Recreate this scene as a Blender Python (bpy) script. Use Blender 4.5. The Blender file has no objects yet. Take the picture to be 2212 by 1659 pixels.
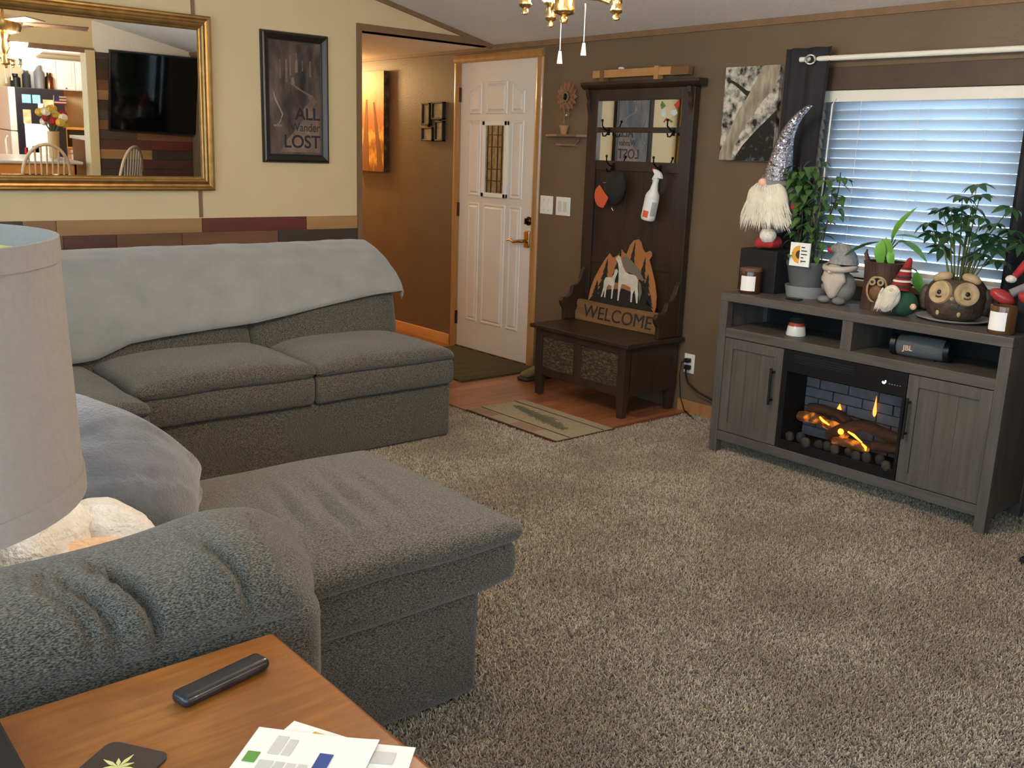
import bpy, math, random
from mathutils import Vector, Matrix, noise
random.seed(7)
sc = bpy.context.scene
col = sc.collection
pi = math.pi

# ---------------------------------------------------------------- camera
YAW, PITCH, ROLL, FPX = math.radians(49.352), math.radians(13.475), math.radians(-1.948), 2077.9
CAM = Vector((5.3614, -4.3342, 1.4409))
fw = Vector((-math.sin(YAW)*math.cos(PITCH), math.cos(YAW)*math.cos(PITCH), -math.sin(PITCH)))
rt = Vector((math.cos(YAW), math.sin(YAW), 0)); dn = fw.cross(rt)
cr, sr = math.cos(ROLL), math.sin(ROLL)
r2 = cr*rt + sr*dn; d2 = -sr*rt + cr*dn
cd = bpy.data.cameras.new('camera'); cam = bpy.data.objects.new('camera', cd); col.objects.link(cam)
cd.sensor_width = 36; cd.lens = FPX/2212*36; cd.clip_start = .02
M = Matrix((r2, -d2, -fw)).transposed().to_4x4(); M.translation = CAM
cam.matrix_world = M; sc.camera = cam

# ---------------------------------------------------------------- sky, exposure
sc.view_settings.view_transform = 'Standard'; sc.view_settings.look = 'None'
sc.view_settings.gamma = 1; sc.view_settings.use_curve_mapping = False
sc.view_settings.exposure = 0.35
sc.cycles.max_bounces = 9
w = bpy.data.worlds.new('sky'); sc.world = w; w.use_nodes = True
bg = w.node_tree.nodes['Background']; bg.inputs[0].default_value = (.62, .83, 1, 1); bg.inputs[1].default_value = 4.2
def portal(loc, rot, sx, sy):
    l = bpy.data.lights.new('daylight_portal', 'AREA'); l.shape = 'RECTANGLE'; l.size = sx; l.size_y = sy
    l.cycles.is_portal = True
    o = bpy.data.objects.new('daylight_portal', l); o.location = loc; o.rotation_euler = rot; col.objects.link(o)
portal((3.08, .06, 1.33), (-pi/2, 0, 0), 1.1, .95)
portal((5.2, -6.28, 1.3), (pi/2, 0, 0), 5.9, 2.5)

portal((8.86, -4.75, 1.3), (0, -pi/2, 0), 2.2, 2.5)

# ---------------------------------------------------------------- helpers
def lin(c):
    return tuple(((v/255+.055)/1.055)**2.4 if v/255 > .04045 else v/255/12.92 for v in c) + (1,)
MATS = {}
def mat(name, c, rough=.6, metal=0, c2=None, vs=30, stretch=(1,1,1), bump=0, bs=None, bd=.004, emit=None, es=0,
        trans=0, spec=.5, sheen=0, alpha=1, lo=.3, hi=.7, det=4, sub=0, coat=0, c3=None, ls=2.0, lmix=.5, coord='Object', ior=1.45):
    m = bpy.data.materials.new(name); m.use_nodes = True; nt = m.node_tree; b = nt.nodes['Principled BSDF']
    N, L = nt.nodes.new, nt.links.new
    b.inputs['Base Color'].default_value = lin(c); b.inputs['Roughness'].default_value = rough
    b.inputs['Metallic'].default_value = metal; b.inputs['Specular IOR Level'].default_value = spec
    b.inputs['Transmission Weight'].default_value = trans; b.inputs['IOR'].default_value = ior
    b.inputs['Sheen Weight'].default_value = sheen; b.inputs['Alpha'].default_value = alpha
    b.inputs['Coat Weight'].default_value = coat
    if sub: b.inputs['Subsurface Weight'].default_value = sub
    if emit: b.inputs['Emission Color'].default_value = lin(emit); b.inputs['Emission Strength'].default_value = es
    tc = N('ShaderNodeTexCoord'); mp = N('ShaderNodeMapping'); mp.inputs['Scale'].default_value = stretch
    L(tc.outputs[coord], mp.inputs[0])
    if c2:
        n = N('ShaderNodeTexNoise'); n.inputs['Scale'].default_value = vs; n.inputs['Detail'].default_value = det
        L(mp.outputs[0], n.inputs[0])
        r = N('ShaderNodeValToRGB'); e = r.color_ramp.elements
        e[0].position = lo; e[0].color = lin(c); e[1].position = hi; e[1].color = lin(c2)
        L(n.outputs['Fac'], r.inputs[0]); out = r.outputs[0]
        if c3:
            n2 = N('ShaderNodeTexNoise'); n2.inputs['Scale'].default_value = ls; n2.inputs['Detail'].default_value = 3
            L(tc.outputs[coord], n2.inputs[0])
            r3 = N('ShaderNodeMapRange'); r3.inputs[1].default_value = .4; r3.inputs[2].default_value = .65; r3.inputs[4].default_value = lmix
            L(n2.outputs['Fac'], r3.inputs[0])
            mx = N('ShaderNodeMix'); mx.data_type = 'RGBA'; mx.inputs[7].default_value = lin(c3)
            L(r3.outputs[0], mx.inputs[0]); L(out, mx.inputs[6]); out = mx.outputs[2]
        L(out, b.inputs['Base Color'])
    if bump:
        n = N('ShaderNodeTexNoise'); n.inputs['Scale'].default_value = bs or vs; n.inputs['Detail'].default_value = 3
        L(mp.outputs[0], n.inputs[0])
        bp = N('ShaderNodeBump'); bp.inputs['Strength'].default_value = bump; bp.inputs['Distance'].default_value = bd
        L(n.outputs['Fac'], bp.inputs['Height']); L(bp.outputs[0], b.inputs['Normal'])
    MATS[name] = m
    return m

class MB:
    def __init__(s): s.v = []; s.f = []; s.m = []; s.cur = 0
    def add(s, vs, fs):
        k = len(s.v); s.v += [Vector(p) for p in vs]
        s.f += [tuple(k+i for i in f) for f in fs]; s.m += [s.cur]*len(fs); return s
    def box(s, x0, x1, y0, y1, z0, z1):
        return s.add([(x, y, z) for x in (x0, x1) for y in (y0, y1) for z in (z0, z1)],
              [(0,1,3,2),(4,6,7,5),(0,4,5,1),(2,3,7,6),(0,2,6,4),(1,5,7,3)])
    def obox(s, c, d, mt):   # oriented box centre c, half sizes d, matrix mt
        k = [(x*d[0], y*d[1], z*d[2]) for x in (-1,1) for y in (-1,1) for z in (-1,1)]
        return s.add([Vector(c)+mt@Vector(p) for p in k], [(0,1,3,2),(4,6,7,5),(0,4,5,1),(2,3,7,6),(0,2,6,4),(1,5,7,3)])
    def prism(s, pts, a, b, ax='y'):   # polygon (u,v) extruded along an axis
        def mk(u, v, t): return {'y': (u, t, v), 'x': (t, u, v), 'z': (u, v, t)}[ax]
        n = len(pts)
        return s.add([mk(u, v, a) for u, v in pts]+[mk(u, v, b) for u, v in pts],
              [tuple(range(n))[::-1], tuple(range(n, 2*n))]+[(i, (i+1)%n, n+(i+1)%n, n+i) for i in range(n)])
    def lathe(s, prof, n=24, c=(0,0,0), mt=None, cap=True):
        c = Vector(c); vs = []
        for r, z in prof:
            for i in range(n):
                p = Vector((r*math.cos(2*pi*i/n), r*math.sin(2*pi*i/n), z))
                vs.append(c + (mt@p if mt else p))
        fs = [(j*n+i, j*n+(i+1)%n, (j+1)*n+(i+1)%n, (j+1)*n+i) for j in range(len(prof)-1) for i in range(n)]
        if cap: fs += [tuple(range(n))[::-1], tuple(range((len(prof)-1)*n, len(prof)*n))]
        return s.add(vs, fs)
    def tube(s, path, r, n=8):
        path = [Vector(p) for p in path]; m = len(path); rr = r if isinstance(r, (list, tuple)) else [r]*m
        vs = []; ref = Vector((0,0,1))
        for i, p in enumerate(path):
            t = (path[min(i+1, m-1)]-path[max(i-1, 0)]).normalized()
            a = t.cross(ref)
            if a.length < .05: a = t.cross(Vector((1,0,0)))
            a.normalize(); b = t.cross(a)
            vs += [p+rr[i]*(a*math.cos(2*pi*k/n)+b*math.sin(2*pi*k/n)) for k in range(n)]
        fs = [(j*n+k, (j+1)*n+k, (j+1)*n+(k+1)%n, j*n+(k+1)%n) for j in range(m-1) for k in range(n)]
        fs += [tuple(range(n)), tuple(range((m-1)*n, m*n))[::-1]]
        return s.add(vs, fs)
    def ell(s, c, rad, nu=20, nv=12, mt=None, fn=None):
        c = Vector(c); vs = []; fs = []
        for j in range(nv+1):
            th = pi*j/nv
            for i in range(nu):
                ph = 2*pi*i/nu
                p = Vector((rad[0]*math.sin(th)*math.cos(ph), rad[1]*math.sin(th)*math.sin(ph), rad[2]*math.cos(th)))
                if fn: p = fn(p, th, ph)
                vs.append(c+(mt@p if mt else p))
        for j in range(nv):
            for i in range(nu):
                fs.append((j*nu+i, (j+1)*nu+i, (j+1)*nu+(i+1)%nu, j*nu+(i+1)%nu))
        return s.add(vs, fs)
    def soft(s, x0, x1, y0, y1, z0, z1, r, n=(10,10,3), fn=None, k=4):
        def ax(a, b, m):
            rr = min(r, (b-a)/2*.98)
            A = [a+rr*i/k for i in range(k)]; B = [b-rr*i/k for i in range(k)][::-1]
            return A+[a+rr+(b-a-2*rr)*i/m for i in range(m+1)]+B
        X, Y, Z = ax(x0, x1, n[0]), ax(y0, y1, n[1]), ax(z0, z1, n[2])
        lo = Vector((x0, y0, z0)); hi = Vector((x1, y1, z1)); rr = [min(r, (hi[i]-lo[i])/2*.98) for i in range(3)]
        idx = {}; vs = []
        def vert(i, j, q):
            if (i, j, q) not in idx:
                p = Vector((X[i], Y[j], Z[q]))
                inn = Vector([min(max(p[t], lo[t]+rr[t]), hi[t]-rr[t]) for t in range(3)])
                d = p-inn; e = Vector([d[t]/rr[t] for t in range(3)])
                if e.length > 1e-9:
                    m = max(abs(t) for t in e); e = e.normalized()*m
                p = inn+Vector([e[t]*rr[t] for t in range(3)])
                uvw = Vector([2*(p[t]-lo[t])/(hi[t]-lo[t])-1 for t in range(3)])
                if fn: p = fn(p, uvw)
                idx[(i, j, q)] = len(vs); vs.append(p)
            return idx[(i, j, q)]
        fs = []; nx, ny, nz = len(X)-1, len(Y)-1, len(Z)-1
        for i in range(nx):
            for j in range(ny):
                fs.append((vert(i,j,0), vert(i,j+1,0), vert(i+1,j+1,0), vert(i+1,j,0)))
                fs.append((vert(i,j,nz), vert(i+1,j,nz), vert(i+1,j+1,nz), vert(i,j+1,nz)))
        for i in range(nx):
            for q in range(nz):
                fs.append((vert(i,0,q), vert(i+1,0,q), vert(i+1,0,q+1), vert(i,0,q+1)))
                fs.append((vert(i,ny,q), vert(i,ny,q+1), vert(i+1,ny,q+1), vert(i+1,ny,q)))
        for j in range(ny):
            for q in range(nz):
                fs.append((vert(0,j,q), vert(0,j,q+1), vert(0,j+1,q+1), vert(0,j+1,q)))
                fs.append((vert(nx,j,q), vert(nx,j+1,q), vert(nx,j+1,q+1), vert(nx,j,q+1)))
        return s.add(vs, fs)
    def loft_y(s, prof, y0, y1, ny, er=.03, fn=None):   # closed XZ profile lofted along Y with rounded ends
        n = len(prof); cx = sum(p[0] for p in prof)/n; cz = sum(p[1] for p in prof)/n
        ys = [y0+er*(1-math.cos(t*pi/2/5)) for t in range(5)]+[y0+er+(y1-y0-2*er)*i/ny for i in range(ny+1)]+[y1-er*(1-math.cos(t*pi/2/5)) for t in range(5)][::-1]
        vs = []
        for y in ys:
            d = min(y-y0, y1-y); t = max(0, 1-d/er); ins = er*(1-math.sqrt(max(0, 1-t*t)))
            for x, z in prof:
                v = Vector((cx-x, 0, cz-z)); l = v.length
                p = Vector((x, y, z))+v/l*min(ins, l*.6)
                if fn: p = fn(p)
                vs.append(p)
        m = len(ys)
        fs = [(j*n+i, j*n+(i+1)%n, (j+1)*n+(i+1)%n, (j+1)*n+i) for j in range(m-1) for i in range(n)]
        fs += [tuple(range(n))[::-1], tuple(range((m-1)*n, m*n))]
        return s.add(vs, fs)
    def grid(s, f, nu, nv):
        vs = [f(i/nu, j/nv) for j in range(nv+1) for i in range(nu+1)]; k = nu+1
        return s.add(vs, [(j*k+i, j*k+i+1, (j+1)*k+i+1, (j+1)*k+i) for j in range(nv) for i in range(nu)])
    def build(s, name, m, parent=None, smooth=False, bevel=0, solid=0, sub=0, loc=None, recalc=True):
        top = parent
        while top is not None and top.parent is not None: top = top.parent
        if top is not None: o0 = top.location.copy()
        elif loc is not None: o0 = Vector(loc)
        else:
            a = [min(p[i] for p in s.v) for i in range(3)]; b = [max(p[i] for p in s.v) for i in range(3)]
            o0 = Vector(((a[0]+b[0])/2, (a[1]+b[1])/2, a[2]))
        me = bpy.data.meshes.new(name); me.from_pydata([p-o0 for p in s.v], [], s.f)
        ms = m if isinstance(m, (list, tuple)) else [m]
        for q in ms: me.materials.append(MATS[q])
        if len(ms) > 1: me.polygons.foreach_set('material_index', s.m)
        me.validate()
        if recalc:
            import bmesh
            bm = bmesh.new(); bm.from_mesh(me); bmesh.ops.recalc_face_normals(bm, faces=bm.faces); bm.to_mesh(me); bm.free()
        if smooth:
            me.polygons.foreach_set('use_smooth', [True]*len(me.polygons)); me.set_sharp_from_angle(angle=math.radians(50))
        ob = bpy.data.objects.new(name, me); col.objects.link(ob)
        if parent is None: ob.location = o0
        else: ob.parent = parent
        if solid: q = ob.modifiers.new('s', 'SOLIDIFY'); q.thickness = solid; q.offset = -1
        if bevel: q = ob.modifiers.new('b', 'BEVEL'); q.width = bevel; q.segments = 2; q.limit_method = 'ANGLE'
        if sub: q = ob.modifiers.new('u', 'SUBSURF'); q.levels = sub; q.render_levels = sub
        return ob
def tag(o, label, cat, group=None):
    o['label'] = label; o['category'] = cat
    if group: o['group'] = group
    return o
def struct(o, label=None):
    o['kind'] = 'structure'
    if label: o['label'] = label
    return o
def thing(name, label, cat, loc, group=None):
    e = bpy.data.objects.new(name, None); e.empty_display_size = .1; e.location = loc; col.objects.link(e)
    return tag(e, label, cat, group)
def copy_tree(o, parent=None):
    c = o.copy(); col.objects.link(c)
    if parent is not None: c.parent = parent
    for ch in [q for q in bpy.data.objects if q.parent == o]: copy_tree(ch, c)
    return c
def share(proto, parent, mtx, name=None):      # another object on the same mesh, placed by a local matrix
    c = bpy.data.objects.new(name or proto.name.split('.')[0], proto.data); col.objects.link(c)
    c.parent = parent; c.matrix_local = mtx
    return c
def top_of(o):
    while o.parent is not None: o = o.parent
    return o
def text(name, body, size, m, parent, origin, ux, uz, ext=.001, align='LEFT', sx=1, bold=0, width=None):
    cu = bpy.data.curves.new('t', 'FONT'); cu.body = body; cu.size = size; cu.extrude = ext; cu.align_x = align; cu.offset = bold
    t = bpy.data.objects.new('t', cu); col.objects.link(t)
    dg = bpy.context.evaluated_depsgraph_get(); me = bpy.data.meshes.new_from_object(t.evaluated_get(dg))
    bpy.data.objects.remove(t); bpy.data.curves.remove(cu)
    me.name = name; me.materials.clear(); me.materials.append(MATS[m])
    ux = Vector(ux).normalized(); uz = Vector(uz).normalized(); nn = ux.cross(uz)
    O = Vector(origin)-top_of(parent).location
    if width: sx = width/(max(v.co.x for v in me.vertices)-min(v.co.x for v in me.vertices))
    for v in me.vertices: c = v.co.copy(); v.co = O+ux*c.x*sx+uz*c.y+nn*c.z
    ob = bpy.data.objects.new(name, me); col.objects.link(ob); ob.parent = parent
    return ob
def nz(x, y=0, z=0): return noise.noise(Vector((x, y, z)))
def lamp(name, loc, power, c, r=.04, parent=None):
    l = bpy.data.lights.new(name, 'POINT'); l.energy = power; l.color = c; l.shadow_soft_size = r
    o = bpy.data.objects.new(name, l); col.objects.link(o)
    if parent: o.parent = parent; o.location = Vector(loc)-top_of(parent).location
    else: o.location = loc
    return o
# ---------------------------------------------------------------- materials
mat('brown_paint', (112,92,71), .5, c2=(107,87,66), vs=4, bump=.35, bs=70, bd=.004)
mat('cream_paint', (211,191,150), .6, c2=(207,187,146), vs=3, bump=.1, bs=150, bd=.002)
mat('orange_paint', (236,150,50), .6, bump=.1, bs=90)
mat('ceiling_paint', (242,236,228), .85, c2=(228,221,213), vs=120, bump=.4, bs=160, bd=.005)
mat('trim_brown', (132,102,74), .5, c2=(120,92,66), vs=12, stretch=(1,1,.2))
mat('oak_casing', (178,132,80), .3, c2=(160,112,62), vs=25, stretch=(1,1,.08), coat=.4)
mat('pine', (226,172,104), .45, c2=(206,146,80), vs=18, stretch=(.15,1,1))
mat('carpet', (100,90,80), .95, c2=(190,178,162), vs=260, lo=.32, hi=.68, det=3, bump=1, bs=260, bd=.012, c3=(128,114,100), ls=2.2, lmix=.35, spec=.1)
mat('subfloor', (90,70,55), .9)
for i, (a, b) in enumerate((((158,102,70),(136,84,56)), ((172,114,80),(148,94,64)), ((146,92,64),(126,76,50)))):
    mat('laminate%d' % i, a, .32, c2=b, vs=14, stretch=(3,.35,1), coat=.2)
PL = [(172,130,86),(108,52,44),(184,140,90),(72,64,58),(128,88,62),(120,84,58),(96,60,52),(150,112,76),(84,72,64)]
for i, c in enumerate(PL):
    mat('board%d' % i, c, .55, c2=tuple(int(v*.84) for v in c), vs=10, stretch=(1,.12,1), bump=.15, bs=60)
mat('sofa_fabric', (41,41,38), .95, c2=(120,115,104), vs=430, lo=.39, hi=.68, det=6, stretch=(1,.42,1.25), bump=.8, bs=430, bd=.003, sheen=.25, spec=.15)
mat('fleece', (143,144,142), .95, c2=(129,130,129), vs=7, bump=.5, bs=320, bd=.004, sheen=.5, spec=.1)
mat('plush_blue', (100,103,109), .9, c2=(82,85,91), vs=14, bump=.5, bs=140, bd=.006, sheen=.6, spec=.1)
mat('white_fluff', (240,234,222), .95, c2=(226,214,196), vs=14, bump=.9, bs=90, bd=.012, sheen=.5, spec=.1)
mat('peach_fluff', (242,196,150), .95, bump=.9, bs=90, bd=.012, sheen=.4, spec=.1)
mat('door_white', (224,214,200), .38, bump=.04, bs=60)
mat('gold_frame', (176,140,84), .35, .75, c2=(150,114,62), vs=20)
mat('mirror_glass', (244,246,244), .01, 1)
mat('black_frame', (34,30,28), .35, spec=.6)
mat('dark_wood', (46,34,27), .42, c2=(58,43,33), vs=16, stretch=(1,1,.15), bump=.06)
mat('wicker', (54,44,32), .6, c2=(120,104,72), vs=55, lo=.46, hi=.78, stretch=(1,1,2.6), bump=.5)
mat('iron', (20,18,17), .45, .6)
mat('brass', (218,178,112), .22, 1)
mat('bronze', (96,70,52), .25, 1)
mat('nickel', (206,202,196), .2, 1)
mat('white_plastic', (236,230,216), .35)
mat('stand_wood', (77,72,68), .5, c2=(94,88,83), vs=22, stretch=(2.5,1,.16), bump=.08, bs=60)
mat('stand_wood_h', (77,72,68), .5, c2=(94,88,83), vs=22, stretch=(.16,1,2.5), bump=.08, bs=60)
mat('black_plastic', (22,22,24), .35)
mat('matte_black', (20,20,22), .7)
mat('curtain_cloth', (38,36,40), .9, c2=(46,44,48), vs=200, bump=.2)
mat('rod_white', (238,232,214), .3)
mat('slat', (200,218,236), .45, sub=0)  # white slats, with the blue of the daylight put into their colour
mat('glass', (255,255,255), .0, trans=1, spec=.5, ior=1.02)
mat('paper', (246,244,238), .7)
mat('ink', (38,36,36), .7)
mat('soil', (52,40,30), .95, bump=.6, bs=60)
mat('leaf_ficus', (62,94,46), .4, c2=(84,118,58), vs=8)
mat('leaf_schef', (52,84,54), .32, c2=(74,110,68), vs=8)
mat('leaf_pothos', (98,156,62), .35, c2=(126,178,78), vs=8)
mat('stem', (92,96,52), .6)
mat('bark', (76,58,40), .8)
mat('table_wood', (164,106,48), .28, c2=(126,76,30), vs=16, stretch=(5,.45,1), coat=.35, c3=(112,60,24), ls=6, lmix=.45, lo=.25, hi=.8)
mat('table_edge', (112,60,28), .35, c2=(88,44,20), vs=14, coat=.3)
mat('lamp_shade', (154,149,144), .85, c2=(148,143,138), vs=120, bump=.1, trans=.0)
mat('shade_in', (208,198,118), .8)
mat('ink_blue', (40,70,140), .6); mat('ink_green', (96,150,62), .6); mat('ink_grey', (206,204,200), .7); mat('ink_yellow', (228,190,60), .6)

# ---------------------------------------------------------------- room shell
RID, SL, H0, YB, XE = -4.3, .217, 2.15, -6.2, 8.8
def cz(y): return H0+SL*(-y) if y > RID else H0+SL*(-RID)-SL*(RID-y)*1.0
def wall(name, f, m, label=None, **k): return struct(f(MB()).build(name, m, **k), label)
floor = wall('floor', lambda b: b.box(-2.7, XE+.1, YB-.1, .02, -.12, 0), 'carpet', loc=(0,0,0))
# brown window wall with door and window openings (door X -.365...465, window X 2.6..3.58, z .9..1.79)
WX0, WX1, WZ0, WZ1 = 2.58, 3.60, .90, 1.79
DX0, DX1, DZ = -.37, .47, 2.055
def north(b):
    b.box(-2.7, DX0, 0, .12, 0, 2.5); b.box(DX0, DX1, 0, .12, DZ, 2.5)
    b.box(DX1, WX0, 0, .12, 0, 2.5); b.box(WX0, WX1, 0, .12, 0, WZ0); b.box(WX0, WX1, 0, .12, WZ1, 2.5); b.box(WX1, 5.25, 0, .12, 0, 2.5)
    return b
wall('wall_north', north, 'brown_paint', loc=(0,0,0))
wall('wall_kitchen_north', lambda b: b.box(5.25, XE+.1, 0, .12, 0, 2.5), 'orange_paint')
def west(b):
    ys = [YB, RID, -1.06]
    b.prism([(YB,0),(-1.06,0),(-1.06,cz(-1.06)+.05),(RID,cz(RID)+.05),(YB,cz(YB)+.05)], -.1, 0, 'x')
    b.prism([(-1.06,2.14),(0,2.14),(0,cz(0)+.05),(-1.06,cz(-1.06)+.05)], -.1, 0, 'x')
    return b
wwest = wall('wall_west', west, 'cream_paint', loc=(0,-3,0))
def ceil(b):
    x0, x1 = -.1, XE+.1
    v = [(x0,.1,cz(0)-.0217),(x1,.1,cz(0)-.0217),(x1,RID,cz(RID)),(x0,RID,cz(RID)),(x1,YB-.1,cz(YB-.1)),(x0,YB-.1,cz(YB-.1))]
    t = [(x, y, z+.06) for x, y, z in v]
    return b.add(v+t, [(0,1,2,3),(3,2,4,5),(6,7,8,9),(9,8,10,11),(0,1,7,6),(4,5,11,10),(0,3,9,6),(3,5,11,9),(1,2,8,7),(2,4,10,8)])
wall('ceiling', ceil, 'ceiling_paint', loc=(0,0,2.2))
wall('ceiling_hall', lambda b: b.box(-2.7, -.1, -1.3, .1, 2.14, 2.2), 'ceiling_paint')
wall('wall_hall_south', lambda b: b.box(-2.7, -.1, -1.25, -1.15, 0, 2.2), 'cream_paint')
wall('wall_hall_end', lambda b: b.box(-2.75, -2.65, -1.25, .1, 0, 2.2), 'cream_paint')
# patio glazing in the south wall lets the daylight in behind the camera
PX0, PX1, PZ = 2.3, 8.1, 2.5
def south(b):
    b.box(-.1, PX0, YB-.1, YB, 0, 2.75); b.box(PX0, PX1, YB-.1, YB, PZ, 2.75); b.box(PX1, XE+.1, YB-.1, YB, 0, 2.75); return b.box(PX0, PX1, YB-.1, YB, 0, .1)
wall('wall_south', south, 'cream_paint')
def patio(b):
    for i in range(5):
        x = PX0+(PX1-PX0)*i/4; b.box(x-.035, x+.035, YB-.08, YB-.02, .1, PZ)
    b.box(PX0, PX1, YB-.08, YB-.02, .1, .16); return b.box(PX0, PX1, YB-.08, YB-.02, PZ-.06, PZ)
wall('window_2', patio, 'white_plastic')
wall('wall_east', lambda b: b.box(XE, XE+.1, -1.12, .1, 0, 3.3), 'cream_paint')
wall('wall_east_south', lambda b: b.box(XE, XE+.1, YB-.1, -1.12, 2.4, 3.3).box(XE, XE+.1, YB-.1, -6.0, 0, 2.4).box(XE, XE+.1, -6.0, -3.5, 0, .2).box(XE, XE+.1, -3.5, -1.12, 0, 2.4), 'orange_paint')
wall('window_added_east', lambda b: b.box(XE+.02, XE+.08, -6.0, -5.93, .2, 2.4).box(XE+.02, XE+.08, -4.785, -4.715, .2, 2.4).box(XE+.02, XE+.08, -3.57, -3.5, .2, 2.4).box(XE+.02, XE+.08, -6.0, -3.5, 2.33, 2.4).box(XE+.02, XE+.08, -6.0, -3.5, .2, .27), 'white_plastic')  # unseen window added to bring more cool daylight onto the chaise side
def header(b):
    b.prism([(-3.2,2.08),(-1.0,2.08),(-1.0,cz(-1.0)+.02),(-3.2,cz(-3.2)+.02)], 5.25, 5.35, 'x'); return b
wall('wall_kitchen_header', header, 'cream_paint')
wtv = wall('wall_tv', lambda b: b.prism([(-1.0,0),(0,0),(0,2.07),(-1.0,2.07)], 5.25, 5.35, 'x'), 'subfloor', loc=(5.25,-.5,0))
wall('wall_tv_soffit', lambda b: b.prism([(-1.0,2.07),(0,2.07),(0,cz(0)+.02),(-1.0,cz(-1.0)+.02)], 5.24, 5.35, 'x'), 'ceiling_paint')
wall('ceiling_kitchen', lambda b: b.box(5.35, XE, -3.2, 0, 2.12, 2.18), 'ceiling_paint')
wall('wall_kitchen_south', lambda b: b.prism([(5.35,2.12),(XE,2.12),(XE,cz(-3.2)+.02),(5.35,cz(-3.2)+.02)], -3.25, -3.2, 'y'), 'cream_paint')
# trims
wall('trim_1', lambda b: b.prism([(-.02,cz(-.02)-.028),(-.02,cz(-.02)+.005),(RID,cz(RID)+.005),(RID,cz(RID)-.028)], 0, .016, 'x'), 'trim_brown')
wall('trim_2', lambda b: b.box(-2.65, 5.25, -.014, 0, 2.118, 2.15), 'trim_brown')
def optrim(b):
    b.box(-.105, .014, -1.078, -1.045, 0, 2.18); b.box(-.105, .0135, -1.045, -.015, 2.14, 2.18); return b
wall('trim_3', optrim, 'trim_brown')
wall('trim_4', lambda b: b.box(0, .008, -2.111, -2.091, 1.03, cz(-2.1)), 'trim_brown')
wall('trim_5', lambda b: b.box(5.22, 5.25, -3.2, -1.0, 2.05, 2.10), 'trim_brown')
wall('trim_6', lambda b: b.box(5.2, 5.37, -1.09, -1.0, 0, 2.08), 'cream_paint')
wall('baseboard_hall', lambda b: b.box(-2.65, -.44, -.016, 0, 0, .085), 'pine', bevel=.003)
wall('baseboard_north', lambda b: b.box(1.83, 5.25, -.016, 0, 0, .075), 'oak_casing', bevel=.003)
# patchwork boards below the cream paint
def boards(parent, rows, x, xo):
    for z0, z1, cuts in rows:
        for (ya, yb, c) in cuts:
            d = random.uniform(0, .004)
            MB().box(min(x, x+xo*(1+d*30)), max(x, x+xo*(1+d*30)), ya+.0012, yb-.0012, z0+.001, z1-.001).build('board', 'board%d' % c, parent, bevel=.0015)
rows = [(.945,1.026,[(-4.2,-3.04,3),(-3.04,-2.88,7),(-2.88,-2.10,0),(-2.10,-1.44,1),(-1.44,-1.079,2)]),
        (.865,.945,[(-4.0,-2.85,5),(-2.85,-2.58,6),(-2.58,-2.22,5),(-2.22,-1.63,4),(-1.63,-1.079,3)]),
        (.785,.865,[(-4.0,-2.4,7),(-2.4,-1.8,1),(-1.8,-1.079,5)]), (.705,.785,[(-4.0,-2.9,3),(-2.9,-2.0,0),(-2.0,-1.079,8)])]
boards(wwest, rows, 0, .010)
trows = []
for k in range(21):
    z0 = .04+k*.098; cut = random.uniform(-.75, -.25)
    trows.append((z0, min(z0+.098, 2.07), [(-.998, cut, random.choice((3,4,5,6,8,3,8))), (cut, -.002, random.choice((3,4,1,8,6,3)))]))
trows[16] = (trows[16][0], trows[16][1], [(-.998,-.4,0),(-.4,-.002,3)])
trows[10] = (trows[10][0], trows[10][1], [(-.998,-.45,0),(-.45,-.002,3)])
boards(wtv, trows, 5.25, -.014)
# laminate entry
fe = struct(MB().box(-2.65, 1.9, -1.075, 0, .0, .003).build('floor_entry', 'subfloor', loc=(0,0,0)))
x = -2.62; k = 0
while x < 1.86:
    cut = random.uniform(-.85, -.2)
    for ya, yb in ((-1.072, cut), (cut, -.02)):
        MB().box(x+.0008, min(x+.095, 1.9)-.0008, ya+.0008, yb-.0008, .003, .009+random.uniform(0,.0006)).build('plank', 'laminate%d' % random.randrange(3), fe)
    x += .095
wall('trim_7', lambda b: b.box(-.1, 1.915, -1.085, -1.073, 0, .014), 'laminate2')
wall('trim_8', lambda b: b.box(1.9, 1.913, -1.073, -.02, 0, .014), 'laminate2')
# ---------------------------------------------------------------- entry door
door = struct(MB().box(-.364, .464, .012, .05, .018, 2.05).build('door_1', 'door_white', loc=(.05,.012,.018)))
def panel(x0, x1, z0, z1, tl=0, tr=0):
    # raised moulded panel: outer ridge, sunk bevel, raised field
    def ring(ins, y):
        return [(x0+ins, y, z0+ins), (x1-ins, y, z0+ins), (x1-ins, y, z1-ins-tr), (x0+ins, y, z1-ins-tl)]
    b = MB(); R_ = [ring(0,.012), ring(.006,.006), ring(.014,.006), ring(.022,.011), ring(.034,.0035)]
    vs = [p for r in R_ for p in r]; fs = []
    for i in range(4):
        for j in range(4): fs.append((i*4+j, i*4+(j+1)%4, (i+1)*4+(j+1)%4, (i+1)*4+j))
    fs.append((16,17,18,19))
    return b.add(vs, fs).build('panel', 'door_white', door)
panel(-.262, -.125, 1.70, 1.915, .065, .0); panel(-.078, .155, 1.70, 1.93, .012, .012); panel(.195, .335, 1.70, 1.91, 0, .06)
panel(-.262, -.125, 1.135, 1.66); panel(.205, .335, 1.135, 1.66)
panel(-.262, -.125, .225, 1.09); panel(-.085, .165, .225, 1.09); panel(.205, .335, .225, 1.09)
mat('lead_glass', (176,150,104), .25, c2=(120,100,70), vs=40, stretch=(1,1,.4), bump=.6, bs=120, spec=.8)
mat('caming', (72,58,40), .3, .8)
lf = MB(); lf.box(-.095,.175,-.012,.014,1.13,1.66)
lf = MB()
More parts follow.
